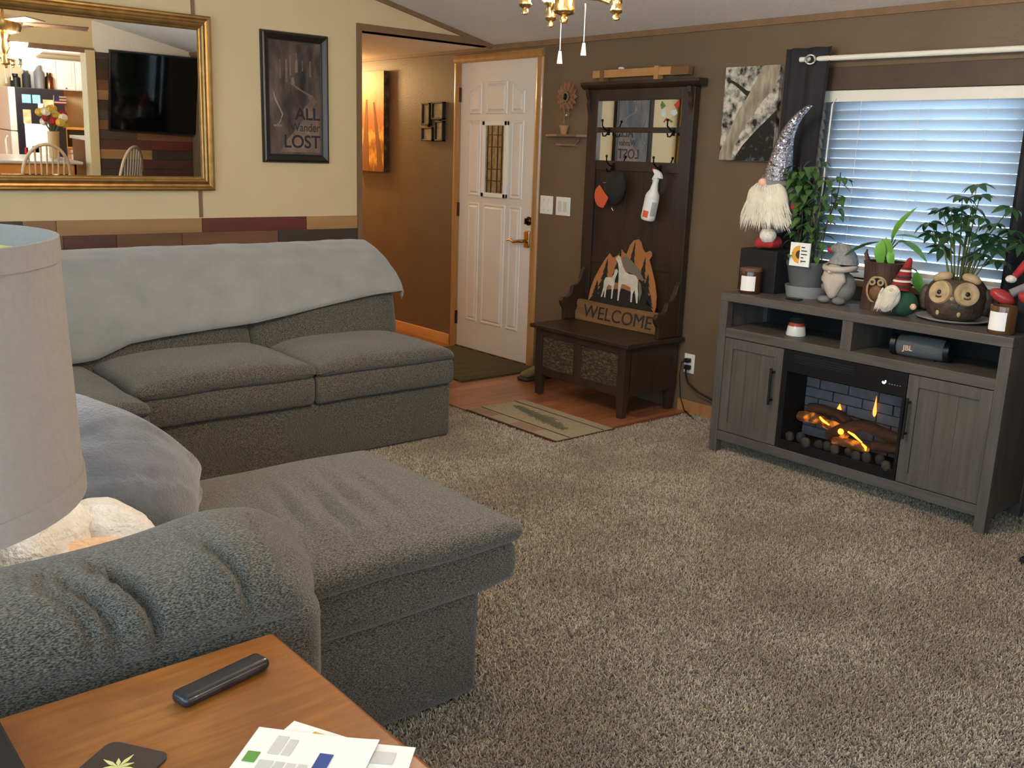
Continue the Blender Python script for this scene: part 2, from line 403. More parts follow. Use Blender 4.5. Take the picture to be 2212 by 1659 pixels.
for a in ((-.092,-.060,1.135,1.655),(.148,.18,1.135,1.655),(-.092,.18,1.135,1.167),(-.092,.18,1.623,1.655)): lf.box(a[0],a[1],-.008,.014,a[2],a[3])
lite = lf.build('window_frame', 'white_plastic', door, bevel=.004)
MB().box(-.062,.15,.004,.012,1.165,1.625).build('pane', 'lead_glass', lite)
for xx in (-.035,.01,.075,.12): MB().box(xx-.003,xx+.003,-.001,.006,1.167,1.623).build('came', 'caming', lite)
for zz in (1.25,1.33,1.48,1.56): MB().box(-.035,.12,-.001,.006,zz-.0025,zz+.0025).build('came', 'caming', lite)
for zz in (1.835, 1.03, .23): MB().box(-.381,-.358,-.008,.012,zz-.05,zz+.05).build('hinge', 'bronze', door, bevel=.002)
db = MB().lathe([(0,0),(.03,0),(.03,.012),(.022,.02),(0,.022)], 20, (.42,.012,1.0), Matrix.Rotation(pi/2,3,'X')).build('deadbolt', 'bronze', door, True)
MB().box(.414,.426,-.028,-.008,.98,1.02).build('thumb_turn', 'bronze', db, bevel=.003)
esc = MB().soft(.385,.44,-.004,.012,.82,.935,.008,(3,2,4)).build('handle_plate', 'brass', door, True)
MB().tube([(.413,.01,.865),(.413,-.045,.865),(.395,-.055,.865),(.34,-.055,.855),(.30,-.053,.868),(.265,-.05,.86)], [.014,.012,.011,.01,.008,.006], 10).build('lever', 'brass', esc, True)
# casing: one moulded frame of three pieces
cas = struct(MB().box(DX0-.001,DX1+.001,.05,.12,0,.018).build('door_2', 'bronze', loc=(.05,.05,0)))   # threshold
def mould(p0, p1, inw, name='casing'):   # profile from inner edge outward
    prof = [(0,0),(0,-.012),(.012,-.02),(.03,-.022),(.045,-.016),(.055,-.012),(.06,0)]
    return prof
b = MB()
for (xa, s) in ((DX0+.004, -1), (DX1-.004, 1)):
    b.prism([(xa+s*u, v) for u, v in mould(0,0,0)], .0, 2.05+.0, 'z')
b.prism([(v, 2.05+u) for u, v in mould(0,0,0)], DX0-.056, DX1+.056, 'x')
b.box(DX0, DX0+.006, 0, .1, 0, 2.056); b.box(DX1-.006, DX1, 0, .1, 0, 2.056); b.box(DX0, DX1, 0, .1, 2.05, 2.056)
wl = b.build('trim_door', 'oak_casing', smooth=True); struct(wl)
bpy.data.objects.remove(cas)
struct(MB().box(DX0-.05,DX1+.05,-.004,.12,.009,.019).build('trim_threshold', 'bronze', bevel=.002))

# ---------------------------------------------------------------- window, blind, curtain
wf = MB()
for a in ((WX0-.0,WX0+.04,WZ0,WZ1),(WX1-.04,WX1,WZ0,WZ1),(WX0,WX1,WZ0,WZ0+.04),(WX0,WX1,WZ1-.04,WZ1),(3.08,3.10,WZ0,WZ1)): wf.box(a[0],a[1],.06,.10,a[2],a[3])
win = struct(wf.build('window_1', 'white_plastic', loc=(3.09,.08,.9), bevel=.003))
MB().box(WX0+.04,WX1-.04,.078,.082,WZ0+.04,WZ1-.04).build('pane', 'glass', win)
MB().box(WX0-.06,WX1+.06,-.018,.0,WZ1,WZ1+.10).build('window_trim', 'trim_dark', win, bevel=.003) if 'trim_dark' in MATS else None
mat('trim_dark', (84,64,52), .5, c2=(74,56,46), vs=10)
tb = MB(); tb.box(WX0-.10,WX1+.10,-.02,0,WZ1+.0,WZ1+.105); tb.box(WX0-.10,WX0-.005,-.02,0,WZ0-.06,WZ1); tb.box(WX1+.005,WX1+.10,-.02,0,WZ0-.06,WZ1)
tb.build('window_trim', 'trim_dark', win, bevel=.002)
mat('sill_wood', (170,136,92), .5, c2=(150,116,74), vs=14, stretch=(.2,1,1))
MB().box(WX0-.12,WX1+.12,-.055,.06,WZ0-.03,WZ0).build('window_sill', 'sill_wood', win, bevel=.004)
bl = thing('window_blind', 'wide white slatted blind lowered over the bright window', 'blind', (3.09,-.02,1.79))
MB().box(WX0+.006,WX1-.006,-.012,.05,1.735,1.788).build('headrail', 'white_plastic', bl, bevel=.003)
def slat_mesh():
    b = MB()
    def f(u, v):
        t = v-.5; return Vector((WX0+.012+u*(WX1-WX0-.024), .02+t*.05, 0+.004*(1-4*t*t)))
    return b.grid(f, 1, 6)
sp = None; nsl = 17; TILT = math.radians(-60)
for i in range(nsl):
    zc = 1.722-.0455*i
    if sp is None:
        sb = slat_mesh(); sp = sb.build('slat', 'slat', bl, True, solid=.0025, recalc=False)
        me = sp.data
        O = Vector((0,.02,0))-bl.location
        for v in me.vertices: v.co -= Vector((0,O.y,O.z))
        base = Vector((0,O.y,O.z))
    ob = sp if i == 0 else bpy.data.objects.new('slat', sp.data)
    if i:
        col.objects.link(ob); ob.parent = bl
        q = ob.modifiers.new('s','SOLIDIFY'); q.thickness = .0025; q.offset = -1
    ob.location = base+Vector((0,0,zc)); ob.rotation_euler = (TILT,0,0)
zb = 1.722-.0455*nsl
MB().box(WX0+.012,WX1-.012,.004,.038,zb-.006,zb+.014).build('bottom_rail', 'white_plastic', bl, bevel=.003)
for xx in (2.80, 3.09, 3.40): MB().tube([(xx,-.012,1.74),(xx,-.012,zb)], .0012, 5).build('ladder_cord', 'white_plastic', bl)
MB().tube([(2.665,-.02,1.75),(2.66,-.035,1.72),(2.655,-.04,1.1)], .004, 6).build('tilt_wand', 'white_plastic', bl)

rod = thing('curtain_rod', 'white curtain rod above the window', 'curtain rod', (3.1,-.08,1.93))
MB().tube([(2.49,-.085,1.932),(3.72,-.085,1.925)], .0125, 12).build('pole', 'rod_white', rod, True)
for xx in (3.72,): MB().ell((xx,-.085,1.93),(.02,.02,.02),12,8).build('finial', 'rod_white', rod, True)
for xx in (2.47,3.70): MB().box(xx-.008,xx+.008,-.085,0,1.905,1.918).build('bracket', 'rod_white', rod, bevel=.002)
def curtain(x0, x1, name, label, lean):
    t = thing(name, label, 'curtain', ((x0+x1)/2,-.08,.3), None)
    def f(u, v):
        z = 1.985-v*1.75
        d = .028*math.sin(u*2*pi*2.5+.6)+.006*math.sin(u*21+v*3)
        xx = x0+(x1-x0)*u+lean*(1-v)*.12*u
        return Vector((xx, -.085+d*(.55+.45*v), z))
    MB().grid(f, 60, 30).build('cloth', 'curtain_cloth', t, True, solid=.003, recalc=False)
    return t
c1 = curtain(2.40, 2.60, 'window_curtain', 'black grommet curtain panel drawn back beside the tree trunk canvas', .5)
def ring(b, c, R_, r, mt):
    n, m = 24, 8
    vs = [Vector(c)+mt@Vector(((R_+r*math.cos(2*pi*k/m))*math.cos(2*pi*j/n), (R_+r*math.cos(2*pi*k/m))*math.sin(2*pi*j/n), r*math.sin(2*pi*k/m))) for j in range(n) for k in range(m)]
    return b.add(vs, [(j*m+k, ((j+1)%n)*m+k, ((j+1)%n)*m+(k+1)%m, j*m+(k+1)%m) for j in range(n) for k in range(m)])
ring(MB(), (2.568,-.118,1.926), .022, .006, Matrix.Rotation(pi/2-.3,3,'X')@Matrix.Rotation(.5,3,'Y')).build('grommet', 'nickel', c1, True)
curtain(3.585, 3.74, 'window_curtain', 'black grommet curtain panel beside the umbrella plant', 0)
# outside: ground, snow-bright yard and a blue tarp canopy
mat('yard', (196,200,206), .9, c2=(160,168,176), vs=2); mat('tarp', (60,150,224), .5); mat('siding', (226,230,236), .6)
gr = struct(MB().box(-6, 14, .3, 14, -.7, -.6).build('yard_ground', 'yard'))
tp = thing('tarp_canopy', 'blue tarp canopy outside the blind', 'canopy', (3.0,3.6,-.6))
MB().add([(2.2,3.0,1.95),(4.3,3.0,1.35),(4.3,5.2,1.7),(2.2,5.2,2.3)],[(0,1,2,3)]).build('tarp_sheet', 'tarp', tp, solid=.01)
for a in ((2.25,3.05,1.93),(4.25,3.05,1.36),(4.25,5.15,1.7),(2.25,5.15,2.28)): MB().tube([(a[0],a[1],-.6),a], .02, 8).build('pole', 'white_plastic', tp)
# ---------------------------------------------------------------- sectional sofa
sofa = thing('sectional_sofa', 'dark grey tweed sectional sofa with a chaise, standing on the carpet', 'sofa', (1.0,-2.3,0))
def wob(p, a=.006, s=5): return p+Vector((nz(p.x*s,p.y*s,p.z*s)*a, nz(p.x*s+7,p.y*s,p.z*s)*a, nz(p.x*s,p.y*s+9,p.z*s)*a))
# base of the long run: its front panel is one clean sheet down to the floor
MB().soft(.5,1.525,-4.35,-1.452,.012,.292,.018,(6,24,4),lambda p,u: wob(p,.004)).build('base', 'sofa_fabric', sofa, True)
def seat(x0, x1, y0, y1, zt, sag=0, front='x'):
    def fb(p, u):
        p = wob(p,.005); p.x += .012*(1-u.z**2)*(u.x>.9)
        return p
    s_ = MB().soft(x0,x1-.008,y0+.004,y1-.004,.29,.425,.02,(8,10,4),fb).build('seat_cushion', 'sofa_fabric', sofa, True)
    def fp(p, u):
        q = wob(p,.006)
        if u.z > -.2: q.z += .035*(1-u.x**4)*(1-u.y**4)-.018*abs(u.y)**6
        return q
    MB().soft(x0,x1+.012,y0,y1,.418,zt,.034,(14,14,2),fp).build('pillow_top', 'sofa_fabric', s_, True)
seat(.95,1.555,-2.238,-1.452,.48)
seat(.95,1.555,-3.06,-2.238,.49)
# return run under the pillows
seat(.95,1.80,-4.0,-3.075,.485)
MB().soft(1.5,2.72,-4.35,-3.55,.012,.29,.018,(8,8,3)).build('base', 'sofa_fabric', sofa, True)
seat(1.81,2.72,-4.25,-3.52,.48)
# back: full rounded profile
prof = [(1.07,.44),(1.062,.52),(1.045,.60),(1.022,.68),(.985,.74),(.93,.79),(.85,.84),(.76,.885),(.66,.912),(.57,.905),(.50,.86),(.46,.78),(.45,.5),(.45,.05),(.95,.05),(1.0,.25)]
def fback(p):
    q = wob(p,.010,4)
    return q
def bfn(ya, yb):
    def f(p):
        t = (p.y-(ya+yb)/2)/((yb-ya)/2); q = wob(p,.010,4)
        if p.x > .8 and p.z > .4: q.x += .03*(1-t**4)-.02
        e = max(0, abs(t)-.7)/.3
        if p.x > .9: q.x -= .012*e*math.sin(p.z*90+p.y*30)*e
        return q
    return f
for ya, yb in ((-2.30,-1.455),(-3.14,-2.30),(-4.35,-3.14)):
    MB().loft_y(prof, ya, yb, 14, .05, bfn(ya,yb)).build('back_cushion', 'sofa_fabric', sofa, True)
# return back along the south side
pr2 = [(y, z) for y, z in ((-3.93,.44),(-3.95,.6),(-4.0,.72),(-4.1,.82),(-4.25,.88),(-4.4,.86),(-4.47,.75),(-4.47,.05),(-4.0,.05))]
MB().prism(pr2, .5, 3.55, 'x').build('back_cushion', 'sofa_fabric', sofa, True, bevel=.03)
# chaise: plinth, overhanging box cushion, soft top with pulled creases
MB().soft(2.80,3.535,-4.4,-2.845,.012,.315,.03,(6,14,4),lambda p,u: wob(p,.006)).build('chaise_base', 'sofa_fabric', sofa, True)
def fc(p, u):
    q = wob(p,.007)
    q.y += .035*max(0,u.y-.85)/.15*(1-u.z**2)*.6
    if u.z < -.7 and u.y > .9: q.y -= .05
    return q
cb = MB().soft(2.775,3.548,-4.3,-2.745,.305,.442,.035,(8,16,5),fc).build('chaise_cushion', 'sofa_fabric', sofa, True)
def ftop(p, u):
    q = wob(p,.008,4)
    if u.z > -.3:
        q.z += .04*(1-u.x**4)*(1-u.y**6)
        for k, (yy, aa, xx) in enumerate(((-3.32,.011,3.28),(-3.23,.014,3.22),(-3.14,.015,3.26),(-3.05,.012,3.18),(-3.40,.010,3.36),(-2.97,.008,3.2))):
            dy = (p.y-yy)+(p.x-xx)*.18
            q.z -= aa*math.exp(-(dy/.013)**2)*math.exp(-((p.x-xx)/.17)**2)-aa*.6*math.exp(-((dy-.028)/.018)**2)*math.exp(-((p.x-xx)/.17)**2)
    return q
MB().soft(2.76,3.565,-4.28,-2.722,.428,.485,.03,(40,110,2),ftop).build('chaise_top', 'sofa_fabric', cb, True)
# arm
def shear(q):
    k = max(0,min(1,(q.y+3.9)/.4)); q = q.copy(); q.y -= .3*(q.x-3.735)*k
    if q.x > 3.735: q.x -= .055*max(0,min(1,(-3.68-q.y)/.45))
    return q
ap = [(3.60,.05),(3.60,.55),(3.875,.55),(3.885,.3),(3.885,.05)]
MB().soft(3.585,3.912,-4.42,-3.468,.012,.64,.05,(4,12,6),lambda p,u: shear(wob(p,.008,4))).build('arm', 'sofa_fabric', sofa, True)
pp = []
for k in range(28):
    a = 2*pi*k/28; ca, sa = math.cos(a), math.sin(a)
    sx = abs(ca)**.75*(1 if ca>0 else -1); sz = abs(sa)**.8*(1 if sa>0 else -1)
    pp.append((3.738+(.178 if sx>0 else .185)*sx, .64+(.092 if sz>0 else .06)*sz))
CRE = ((-3.56,.030),(-3.68,.018),(-3.85,.030),(-3.925,.018),(-3.96,.014),(-3.525,.010))
def farm(p):
    q = wob(p,.008,4)
    q.z += .018*math.exp(-((p.y+3.64)/.10)**2)-.02*max(0,(p.y+3.56))/.1
    d = Vector((p.x-3.735,0,p.z-.6)); L = d.length
    if p.z > .56:
        wx = max(0,min(1,(p.x-3.66)/.16))
        for yy, aa in CRE:
            aa *= wx
            sh = (p.y-yy)-.35*(p.x-3.80)
            q -= d/L*aa*math.exp(-(sh/.010)**2)*max(0,min(1,(p.z-.625)/.05))
            q += d/L*aa*.25*math.exp(-((sh+.025)/.018)**2)*max(0,min(1,(p.z-.615)/.04))
    q.z -= .008
    return shear(q)
MB().loft_y(pp, -4.42, -3.47, 130, .10, farm).build('arm_pad', 'sofa_fabric', sofa, True)

# throw over the back
def drape():
    pr = [(1.09,.44),(1.085,.52),(1.072,.60),(1.052,.68),(1.012,.745),(.955,.80),(.875,.852),(.78,.90),(.67,.932),(.57,.925),(.485,.875),(.438,.78),(.43,.5)]
    # resample by arc length from the bottom front
    L = [0]
    for a, b_ in zip(pr, pr[1:]): L.append(L[-1]+math.dist(a, b_))
    def at(s_):
        s_ = max(0, min(L[-1], s_))
        for i in range(len(pr)-1):
            if s_ <= L[i+1]:
                t = (s_-L[i])/(L[i+1]-L[i]); return (pr[i][0]+(pr[i+1][0]-pr[i][0])*t, pr[i][1]+(pr[i+1][1]-pr[i][1])*t)
        return pr[-1]
    edge = [(-3.7,.02),(-3.35,.05),(-3.05,.07),(-2.9,.125),(-2.75,.14),(-2.5,.155),(-2.3,.165),(-2.1,.19),(-1.85,.225),(-1.62,.255),(-1.44,.265)]
    def e(y):
        for a, b_ in zip(edge, edge[1:]):
            if y <= b_[0]: t = (y-a[0])/(b_[0]-a[0]); return a[1]+(b_[1]-a[1])*t
        return edge[-1][1]
    def f(u, v):
        y = -3.7+u*2.33
        over = max(0, y+1.44); yy = min(y, -1.44)
        s0 = e(yy); s_ = s0+(L[-1]-s0-.02)*v
        x_, z_ = at(s_)
        ins = .010+.007*nz(y*3,s_*5)+.004*nz(y*11,s_*12)
        cx, cz_ = .72, .55
        d = Vector((x_-cx,0,z_-cz_)).normalized()
        p = Vector((x_,yy,z_))+d*ins
        if over > 0:
            a = min(over/.03,1)*pi/2
            p.y = -1.44+.02*math.sin(a)+.006*nz(v*9); p.z -= max(0,over-.02)*.95; p.x -= over*.25
        p.z += .010*nz(y*2.2+3, 1)*(v>.3)
        return p
    return MB().grid(f, 110, 46)
tag(drape().build('throw_blanket', 'fleece', smooth=True, solid=.008, recalc=False), 'light grey fleece throw draped along the sofa back', 'blanket')

# blue-grey plush pillow propped on the chaise
def pillow(c, hw, th, rot, seed):
    def fn(p, thh, ph):
        x_, y_, z_ = p.x/hw, p.y/hw, p.z/th
        m = max(abs(x_), abs(y_), 1e-6); l = math.hypot(x_, y_)
        k = 1 if l < 1e-6 else (1-.72*(l**2))+.72*(l**2)*(l/m)*.93
        q = Vector((p.x*k, p.y*k, p.z*(1-.25*min(1,l)**3)))
        n1 = nz(q.x*5+seed, q.y*5, q.z*5); n2 = nz(q.x*13+seed, q.y*9, q.z*11); n3 = abs(nz(q.x*7+q.y*5, seed, q.z*6))
        return q*(1+.06*n1+.02*n2)+Vector((0,0,-.03*(.4-n3) if n3<.12 else 0))
    return MB().ell(c, (hw,hw,th), 72, 48, rot, fn)
pe = Vector((-.63,.77,0)); pn = Vector((.77*.62,.63*.62,.785)).normalized(); pu = pn.cross(pe)
rp = Matrix((pe,pu,pn)).transposed()@Matrix.Rotation(math.radians(24),3,'Z')
tag(pillow((3.02,-3.62,.62), .25, .155, rp, 3).build('throw_pillow', 'plush_blue', smooth=True), 'blue grey plush throw pillow propped on the chaise', 'pillow')
# crumpled white and peach plush between pillow and arm
def lump(c, rad, seed, m, amp=.25):
    def fn(p, th, ph):
        n = nz(p.x*9+seed,p.y*9,p.z*9)+.5*nz(p.x*22+seed,p.y*22,p.z*22)
        q = p*(1+amp*n); q.z = max(q.z, -rad[2]*.75); return q
    return MB().ell(c, rad, 40, 24, None, fn)
wt = thing('plush_throw', 'crumpled white plush throw with a peach patch behind the sofa arm', 'blanket', (3.3,-3.85,.5))
lump((3.30,-3.93,.60), (.20,.17,.125), 2, 0).build('plush_fold', 'white_fluff', wt, True)
lump((3.26,-3.735,.575), (.16,.12,.085), 5, 0).build('plush_fold', 'white_fluff', wt, True)
lump((3.42,-3.79,.575), (.09,.12,.06), 9, 0).build('plush_patch', 'peach_fluff', wt, True)

# ---------------------------------------------------------------- end table and the things on it
tab = thing('end_table', 'honey brown wooden end table beside the sofa arm', 'table', (4.25,-3.95,0))
TT = .62
MB().soft(3.942,4.62,-4.45,-3.645,TT-.028,TT,.012,(10,12,1),None,3).build('table_top', 'table_wood', tab, True)
def band(b):
    for a in ((3.9405,4.6215,-3.668,-3.6435),(3.9405,3.962,-4.45,-3.6435)): pass
    return b
b = MB(); b.soft(3.9395,4.6225,-3.653,-3.6425,TT-.030,TT-.006,.005,(4,1,1),None,2)
b.build('table_edge', 'table_edge', tab, True)
ap_ = MB(); ap_.box(3.975,4.585,-4.41,-4.39,.50,TT-.028); ap_.box(3.975,4.585,-3.70,-3.68,.50,TT-.028); ap_.box(3.975,3.995,-4.41,-3.68,.50,TT-.028); ap_.box(4.565,4.585,-4.41,-3.68,.50,TT-.028)
ap_.build('apron', 'table_edge', tab)
for xx in (3.985,4.575):
    for yy in (-4.40,-3.695):
        MB().box(xx-.022,xx+.022,yy-.022,yy+.022,.005,TT-.03).build('leg', 'table_edge', tab, bevel=.004)
MB().box(3.98,4.58,-4.40,-3.69,.16,.18).build('shelf', 'table_wood', tab, bevel=.003)

# table lamp with a drum shade
LX, LY = 4.12, -4.238
lp = thing('table_lamp', 'table lamp with a large mauve white drum shade', 'lamp', (LX,LY,TT))
MB().box(LX-.15,LX+.15,LY-.15,LY+.152,TT,TT+.022).build('lamp_base', 'matte_black', lp, bevel=.004)
MB().lathe([(.016,TT+.02),(.016,1.10),(.022,1.11),(.022,1.16),(.012,1.17),(.012,1.19)], 16, (LX,LY,0)).build('lamp_pole', 'matte_black', lp, True)
sh = MB()
z0, z1, ra, rb = 1.033, 1.333, .243, .234
sh.lathe([(ra,z0),(rb,z1)], 72, (LX,LY,0), cap=False); 
shade = sh.build('lamp_shade', 'lamp_shade', lp, True)
MB().lathe([(ra-.004,z0),(rb-.004,z1)], 72, (LX,LY,0), cap=False).build('shade_lining', 'shade_in', shade, True)
for zz, rr in ((z0+.0,ra),(z1-.026,rb)):
    MB().lathe([(rr-.004,zz),(rr+.0022,zz),(rr+.0015,zz+.026),(rr-.005,zz+.026),(rr-.004,zz)], 72, (LX,LY,0), cap=False).build('shade_band', 'lamp_shade', shade, True)
MB().lathe([(0,1.19),(.03,1.2),(.034,1.24),(.02,1.27),(0,1.275)], 16, (LX,LY,0)).build('light_bulb', 'white_plastic', lp, True)
sp_ = MB()
for k in range(3):
    a = 2*pi*k/3; sp_.tube([(LX,LY,1.30),(LX+rb*.98*math.cos(a),LY+rb*.98*math.sin(a),1.30)], .0025, 6)
sp_.tube([(LX,LY,1.17),(LX+.05,LY,1.22),(LX+.04,LY,1.28),(LX,LY,1.31)], .0025, 6)
sp_.build('shade_spider', 'nickel', shade)

# remote control
rm = thing('remote_control', 'slim black remote control lying on the wooden table', 'remote', (4.058,-3.79,TT))
ang = math.atan2(-3.713+3.862, 4.043-4.075)
rmx = Matrix.Rotation(ang,3,'Z')
def rem(p, u): return Vector((4.058,-3.788,TT))+rmx@(p)
mat('remote_black', (24,24,27), .3, c2=(40,40,44), vs=30, coat=.2)
body = MB().soft(-.080,.080,-.0195,.0195,.0005,.021,.0095,(10,3,1),rem,4).build('remote_body', 'remote_black', rm, True)
# coaster card with a yellow-green emblem
ck = thing('coaster', 'dark leather coaster with a yellow green leafy emblem on the table', 'coaster', (4.17,-3.985,TT))
mat('coaster_dark', (62,50,48), .5, c2=(52,42,40), vs=8); mat('emblem', (214,214,140), .5)
ca = math.radians(34)
def rotp(x_, y_, c, a): return (c[0]+x_*math.cos(a)-y_*math.sin(a), c[1]+x_*math.sin(a)+y_*math.cos(a))
cc = (4.172,-3.985)
pts = []
for (sx, sy) in ((1,1),(-1,1),(-1,-1),(1,-1)):
    for k in range(5):
        a = math.atan2(sy,sx)-pi/4+pi/2*k/4; pts.append(rotp(sx*.034+.014*math.cos(a), sy*.034+.014*math.sin(a), cc, ca))
MB().prism(pts, TT, TT+.004, 'z').build('card', 'coaster_dark', ck)
em = MB()
for k in range(9):
    a = 2*pi*k/9; r_ = .03 if k%2 else .02
    em.prism([rotp(0,0,cc,0), rotp(r_*.5,.003,cc,a), rotp(r_,0,cc,a), rotp(r_*.5,-.003,cc,a)], TT+.004, TT+.0048, 'z')
em.build('emblem', 'emblem', ck)
# papers: each sheet hangs from its top-left corner, right along ux, down along vx
def sheet(label, tl, deg, w_, h_, z, prints=(), curl=0):
    a = math.radians(deg); ux = Vector((math.cos(a),math.sin(a),0)); vx = Vector((math.sin(a),-math.cos(a),0))
    O = Vector((tl[0],tl[1],z)); t = thing('letter_sheet', label, 'paper', O)
    def f(u, v): return O+ux*u*w_+vx*v*h_+Vector((0,0,.0006+curl*u**4*(1-v)))
    MB().grid(f, 12, 12).build('page', 'paper', t, solid=-.0005, recalc=False)
    for name, m, rects in prints:
        b = MB()
        for (u0,u1,v0,v1) in rects:
            q = [O+ux*u*w_+vx*v*h_ for u, v in ((u0,v0),(u1,v0),(u1,v1),(u0,v1))]
            b.prism([(p.x,p.y) for p in q], z+.0012+curl*u1**4, z+.0016+curl*u1**4, 'z')
        b.build(name, m, t)
    return t, O, ux, vx
sheet('white envelope at the bottom of the mail pile', (4.212,-3.746), 26, .17, .20, TT+.0004, [('print_block','ink_yellow',[(.25,.40,.05,.09)])])
sheet('white brochure with a yellow block under the letter', (4.29,-3.725), 44, .118, .22, TT+.0016,
      [('print_block','ink_yellow',[(.55,.95,.30,.6)]), ('print_lines','ink_grey',[(.35,.8,.08,.2)])])
lt, LO, lux, lvx = sheet('top letter of the mail pile with a blue banner and a green mark', (4.199,-3.795), 40.7, .180, .26, TT+.0032,
      [('print_banner','ink_blue',[(.60,.71,.17,.75)]), ('print_mark','ink_green',[(.05,.15,.22,.31)]),
       ('print_lines','ink_grey',[(.20,.29,.06,.22),(.31,.38,.08,.22),(.18,.29,.28,.9),(.31,.38,.28,.9),(.40,.47,.28,.9),(.49,.56,.28,.8)])], curl=.004)
text('banner_lettering', 'Important Information', .011, 'paper', lt, LO+lux*.1285+lvx*.062+Vector((0,0,.0026)), lvx, lux, .0002) if False else None
# ---------------------------------------------------------------- things on the cream wall
# big gilt mirror, hung with a slight forward lean
mt_ = math.radians(1.25)
gm = thing('wall_mirror', 'wide gold framed wall mirror on the cream wall', 'mirror', (0.03,-2.85,1.18))
MY0, MY1, MZ0, MZ1 = -3.70, -2.024, 1.18, 2.108
lean = lambda x_, y_, z_: Vector((.012+x_*math.cos(mt_)+(z_-MZ0)*math.sin(mt_), y_, z_))
pf = [(0,0),(0,.022),(.008,.03),(.016,.03),(.024,.022),(.034,.02),(.042,.03),(.05,.034),(.058,.03),(.064,.02),(.07,.018),(.078,.008),(.078,0)]
def frame_loop(y0, y1, z0, z1, prof, tr):
    b = MB(); vs = []
    for ins, h in prof:
        vs += [tr(h,y0+ins,z0+ins), tr(h,y1-ins,z0+ins), tr(h,y1-ins,z1-ins), tr(h,y0+ins,z1-ins)]
    n = len(prof)
    fs = [(k*4+j, k*4+(j+1)%4, (k+1)%n*4+(j+1)%4, (k+1)%n*4+j) for k in range(n) for j in range(4)]
    return b.add(vs, fs)
frame_loop(MY0,MY1,MZ0,MZ1,pf,lean).build('frame', 'gold_frame', gm)
q = [(MY0+.074,MZ0+.074),(MY1-.074,MZ0+.074),(MY1-.074,MZ1-.074),(MY0+.074,MZ1-.074)]
MB().add([lean(.010,y,z) for y,z in q]+[lean(.004,y,z) for y,z in q],[(0,1,2,3),(7,6,5,4),(0,4,5,1),(1,5,6,2),(2,6,7,3),(3,7,4,0)]).build('mirror_pane', 'mirror_glass', gm)

# black framed forest print with lettering
pic = thing('framed_print', 'black framed dark forest print with lettering on the cream wall', 'picture', (.0,-1.5,1.343))
idt = lambda x_, y_, z_: Vector((x_, y_, z_))
frame_loop(-1.716,-1.282,1.343,2.081,[(0,0),(0,.016),(.006,.026),(.016,.030),(.04,.016),(.044,.010),(.05,.010),(.05,0)],idt).build('frame', 'black_frame', pic, bevel=.001)
mat('forest_print', (34,30,30), .5, c2=(120,104,92), vs=5, stretch=(1,2.2,.8), lo=.35, hi=.75, c3=(92,76,72), ls=3, lmix=.8)
MB().box(.004,.009,-1.668,-1.33,1.391,2.033).build('print', 'forest_print', pic)
mat('print_glow', (158,142,118), .6); mat('print_path', (136,112,96), .6, c2=(96,80,72), vs=14)
b = MB()
for (y, z0, z1, w_) in ((-1.555,1.80,1.93,.008),(-1.53,1.84,1.96,.005),(-1.595,1.82,1.93,.004),(-1.49,1.86,1.97,.010),(-1.45,1.87,1.93,.004),(-1.40,1.84,1.93,.006),(-1.62,1.83,1.90,.003),(-1.515,1.79,1.83,.012)):
    b.prism([(y-w_,z0),(y+w_,z0),(y+w_*.6,z1),(y-w_*.6,z1)], .009, .0096, 'x')
b.build('print_glow', 'print_path', pic)
# winding path: one ribbon that widens towards the viewer
ctr = [(-1.53,1.80,.006),(-1.47,1.765,.012),(-1.40,1.735,.016),(-1.385,1.70,.022),(-1.42,1.655,.030),(-1.40,1.60,.045),(-1.42,1.54,.075),(-1.45,1.47,.115),(-1.47,1.405,.13)]
MB().add([(.0093,y-w_,z) for y,z,w_ in ctr]+[(.0093,y+min(w_,-1.335-y),z) for y,z,w_ in ctr],[(i,i+1,len(ctr)+i+1,len(ctr)+i) for i in range(len(ctr)-1)]).build('print_path', 'print_path2' if 'print_path2' in MATS else 'print_path', pic)
b = MB().tube([(.0096,-1.64,1.745),(.0096,-1.628,1.70),(.0096,-1.605,1.66),(.0096,-1.585,1.62),(.0096,-1.60,1.58),(.0096,-1.615,1.56)], [.002,.006,.004,.005,.003,.002], 5)
b.build('print_branch', 'print_glow', pic)
U = (0,1,0); Zx = (0,0,1)
text('lettering', 'ALL', .096, 'ink', pic, (.0102,-1.503,1.595), U, Zx, .0004, width=.165, bold=.0015)
text('lettering', 'Wander', .070, 'ink', pic, (.0102,-1.535,1.527), U, Zx, .0004, width=.195)
text('lettering', 'LOST', .104, 'ink', pic, (.0102,-1.582,1.432), U, Zx, .0004, width=.238, bold=.0015)
text('lettering', 'who', .030, 'print_glow', pic, (.0102,-1.645,1.548), U, Zx, .0004)

